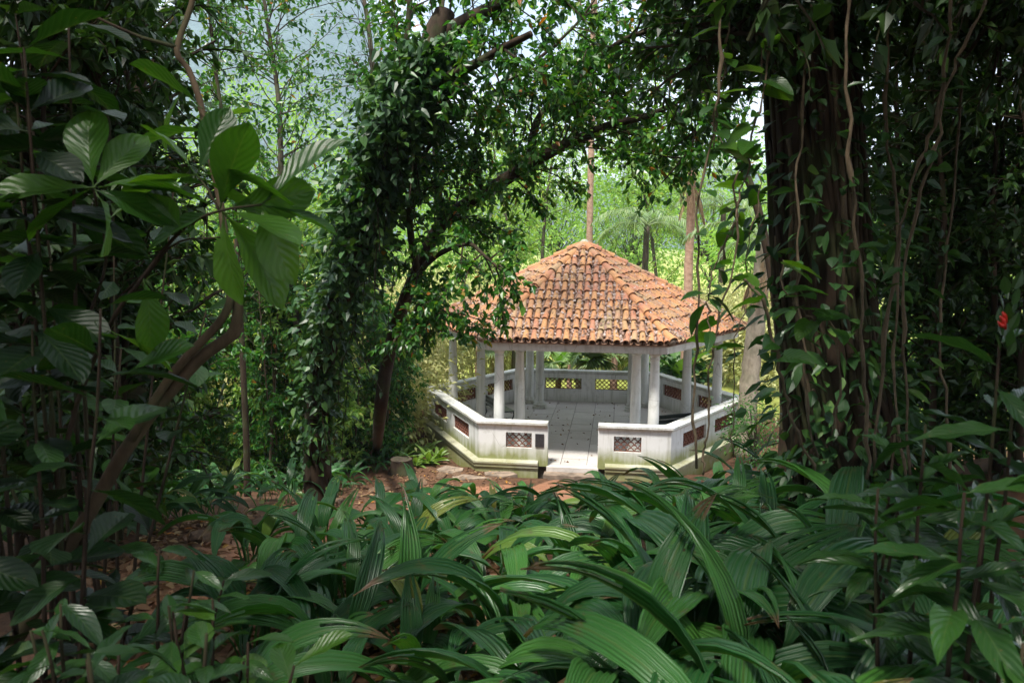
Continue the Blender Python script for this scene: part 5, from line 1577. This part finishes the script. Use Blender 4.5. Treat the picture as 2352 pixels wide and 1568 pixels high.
VN = [
    ([V(1790, -60, 5.2), V(1770, 150, 5.2), V(1740, 330, 5.1), V(1700, 470, 5.0), V(1665, 600, 5.0)], .010, 'vine with big heart-shaped leaves left of the root-covered trunk', 22, .21, HEART, (.15, 1)),
    ([V(1640, -40, 4.6), V(1660, 200, 4.6), V(1640, 500, 4.6), V(1612, 800, 4.6), V(1600, 1075, 4.6)], .011, 'long bare vine hanging in front of the right eave', 5, .16, HEART, (.2, .6)),
    ([V(1700, 400, 4.7), V(1690, 600, 4.7), V(1660, 800, 4.7), V(1635, 1000, 4.7), V(1615, 1090, 4.7)], .010, 'twisted vine hanging beside the long bare vine', 6, .16, HEART, (.1, .5)),
    ([V(1690, 480, 4.5), V(1650, 620, 4.5), V(1640, 700, 4.5), V(1630, 770, 4.5)], .006, 'short vine with dark pointed leaves over the right end of the roof', 9, .19, LANCE, (0, 1)),
    ([V(1740, 400, 4.9), V(1720, 650, 4.9), V(1690, 850, 4.9), V(1685, 1050, 4.9)], .006, 'thin vine hanging in front of the right parapet', 3, .15, HEART, (0, .4)),
    ([V(1700, 640, 4.6), V(1760, 760, 4.6), V(1820, 900, 4.7), V(1870, 1080, 4.8)], .014, 'slanting brown stem leaning against the root-covered trunk', 7, .2, HEART, (0, .6)),
    ([V(1950, -60, 5.0), V(1945, 200, 5.0), V(1960, 500, 5.0), V(1980, 800, 5.0), V(1990, 1100, 5.0)], .016, 'pale jointed vine hanging down the front of the root-covered trunk', 16, .15, LANCE, (.1, .95)),
    ([V(2190, -60, 4.4), V(2160, 150, 4.4), V(2120, 330, 4.4), V(2065, 480, 4.5), V(2030, 640, 4.6), V(2010, 1080, 4.8)], .013, 'long pale stem slanting down from the top right', 14, .14, LANCE, (.05, .9)),
    ([V(2280, -60, 4.2), V(2230, 120, 4.2), V(2160, 300, 4.3), V(2100, 470, 4.4), V(2080, 760, 4.5), V(2090, 1100, 4.6)], .011, 'pale thin stem crossing the upper right', 14, .14, LANCE, (.05, .95)),
    ([V(1880, -60, 5.6), V(1850, 250, 5.5), V(1840, 500, 5.4), V(1850, 760, 5.4), V(1880, 1050, 5.4)], .012, 'dark vine with small leaves on the left flank of the trunk', 26, .16, LANCE, (.1, .95)),
    ([V(2060, -60, 5.4), V(2050, 250, 5.4), V(2080, 500, 5.4), V(2060, 900, 5.4), V(2080, 1100, 5.2)], .014, 'vine with spaced leaves on the right flank of the trunk', 26, .16, LANCE, (.05, .95)),
    ([V(1800, 600, 5.0), V(1830, 720, 5.0), V(1880, 760, 5.0), V(1930, 800, 5.1), V(1910, 1000, 5.2)], .008, 'vine with variegated rounded leaves low on the trunk', 12, .22, HEART, (0, .7)),
    ([V(2220, -60, 5.8), V(2230, 300, 5.8), V(2200, 700, 5.8), V(2180, 1100, 5.6)], .014, 'dark upright vine right of the trunk', 24, .16, LANCE, (.05, .95)),
    ([V(1700, -60, 5.2), V(1690, 100, 5.2), V(1660, 240, 5.2), V(1620, 380, 5.2)], .010, 'leafy vine at the top left of the root-covered trunk', 22, .2, HEART, (0, 1)),
]
for i, (pts, r0, lab, nl, L_, ms, (t0, t1)) in enumerate(VN):
    vine(pts, r0, lab, nl, L_, ms, 700 + i, t0, t1, group='vines on and around the big trunk', dirn=toward)

# dark thicket right of the trunk
def thicket(u0, u1, v0, v1, d, n, label, seed, mat='leaf_dark', L_=.11, stems=7):
    rg = np.random.default_rng(seed)
    um = (u0 + u1) / 2; base = root_down(V(um, v1, d)); r = empty('thicket_shrub', tuple(base)); tag(r, label, 'shrub', 'dark thicket at the right')
    st, lf = MB(), MB()
    for k in range(stems):
        u = u0 + (u1 - u0) * (k + .5) / stems + rg.normal(0, 15)
        dd = d + rg.normal(0, .5); b_ = V(um + (u - um) * .5, v1, dd)
        P = wob(spline([root_down(b_), V(u, (v0 + v1) / 2, dd), V(u + rg.normal(0, 40), v0, dd)], 14), .03, rg) - base
        st.tube(P, np.linspace(.035, .010, 14), 6)
        leafy_limb(st, lf, P, .03, n, .75, 6, .35, 9, L_, L_ * .5, .05, 1, .1, rg=rg)
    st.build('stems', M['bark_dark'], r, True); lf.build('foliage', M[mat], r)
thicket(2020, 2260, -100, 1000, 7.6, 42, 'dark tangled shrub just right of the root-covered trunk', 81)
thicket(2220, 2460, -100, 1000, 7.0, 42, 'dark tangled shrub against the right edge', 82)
thicket(2050, 2400, 350, 1000, 9.5, 34, 'low tangled shrub behind the right thicket', 83, 'leaf_under')
# dark thicket at the left edge
def left_thicket(u0, u1, v0, v1, d, n, label, seed):
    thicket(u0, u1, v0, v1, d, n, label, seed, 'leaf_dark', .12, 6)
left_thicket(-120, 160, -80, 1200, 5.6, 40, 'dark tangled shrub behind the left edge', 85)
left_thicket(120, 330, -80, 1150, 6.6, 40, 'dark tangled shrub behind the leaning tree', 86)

# ------------------------------------------------------------------ right foreground plants
QU = [blade_mesh('leaf', M['leaf_quilt'], 1, w_, 'lance', c_, .16, .02, 11, .05, 90 + s_) for s_, (w_, c_) in enumerate([(.27, .3), (.3, .5), (.25, .15)])]
for i, (u, v, d, hp, lab) in enumerate([(2310, 770, 2.2, 600, 'tall dark-stemmed plant with quilted leaves and a red flower at the right edge'), (2130, 900, 2.3, 500, 'dark-stemmed plant with quilted leaves left of the red flower'), (2010, 1010, 2.5, 450, 'plant with quilted leaves at the foot of the root-covered trunk'), (2230, 1080, 1.9, 450, 'dark quilted-leaf plant low at the right'), (2380, 1200, 1.8, 500, 'dark quilted-leaf plant cut by the lower right edge')]):
    rr = leaf_shrub(u, v, d, hp, lab, 2, 11, .23, QU, 91 + i, .06, 'quilted_leaf_plant', cat='plant', group='quilted-leaf plants at the right')
    if i == 0:
        m, t, b = new_mat('red_petal'); b.inputs['Roughness'].default_value = .45
        t.links.new(ramp(t, noise(t, 60, 3), [(.3, (.35, .012, .01)), (.7, (.62, .03, .015))]), b.inputs['Base Color'])
        q_ = V(2312, 740, 2.2) - np.array(rr.location)
        for k in range(14):      # overlapping green bracts in a cone
            a = k * 2.4; z_ = -.10 + k * .015
            fl = MB(); leaves(fl, [q_ + np.array([.010 * math.cos(a), .010 * math.sin(a), z_])], [[.35 * math.cos(a), .35 * math.sin(a), 1]], .055, .032, np.array([.5]), .2, -.05, 1)
            fl.build('bract', M['leaf_dark'], rr)
        for k, (dx, dz) in enumerate(((-.030, .020), (-.034, .004), (-.024, .032))):
            fl = MB(); fl.tube(spline([q_ + np.array([-.006, -.01, -.02 + .01 * k]), q_ + np.array([dx * .6, -.015, dz - .012]), q_ + np.array([dx, -.018, dz])], 6), [.003, .005, .006, .006, .004, .001], 6)
            fl.build('petal', m, rr, True)

# ------------------------------------------------------------------ unseen trees added round the viewer so their crowns shade the foreground
for i, (x, y, zc, rad, hz_, lab) in enumerate([(-5.2, -20.0, 9.6, 4.2, 1.3, 'unseen tree added to shade the left foreground'), (5.2, -20.5, 9.8, 4.2, 1.3, 'unseen tree added to shade the right foreground'), (0.5, -25.5, 9.6, 5.0, 1.6, 'unseen shade tree added behind the viewer'), (-9.5, -16.5, 11.0, 4.0, 2.0, 'unseen shade tree added above the path at the left'), (9.5, -14.0, 11.5, 4.6, 2.2, 'unseen shade tree added behind the root-covered trunk'), (-8.5, -23.5, 8.0, 3.6, 2.4, 'unseen shade tree added beside the viewer at the left'), (8.5, -24.0, 8.0, 3.6, 2.4, 'unseen shade tree added beside the viewer at the right')]):
    rg = np.random.default_rng(900 + i)
    base = np.array([x, y, gz(x, y) - .2]); r = empty('added_shade_tree', tuple(base)); tag(r, lab, 'tree', 'unseen shade trees round the viewer')
    tr, wood, lf = MB(), MB(), MB(); H = zc - base[2]
    T = wob(spline([(0, 0, 0), (.2, .1, H * .5), (0, .3, H)], 10), .05, rg)
    tr.tube(T, np.linspace(.35, .12, 10), 10); tr.build('trunk', M['bark_dark'], r, True)
    clump_crown(wood, lf, T[6], (0, 0, H), (rad, rad, hz_), 130, .6, 60, .24, .13, .05, .1, rg)
    wood.build('branches', M['bark_dark'], r); lf.build('crown', M['leaf_dark'], r)

# ------------------------------------------------------------------ humid air
hz = MB(); hz.box((-2100, -130, -6), (2100, 2000, 640))
m = bpy.data.materials.new('humid_air'); m.use_nodes = True; t = m.node_tree; t.nodes.clear()
vo = t.nodes.new('ShaderNodeVolumePrincipled'); vo.inputs['Color'].default_value = (.62, .79, 1.0, 1); vo.inputs['Density'].default_value = 0.00038
ou = t.nodes.new('ShaderNodeOutputMaterial'); t.links.new(vo.outputs[0], ou.inputs['Volume'])
tag(hz.build('haze', m), kind='stuff')
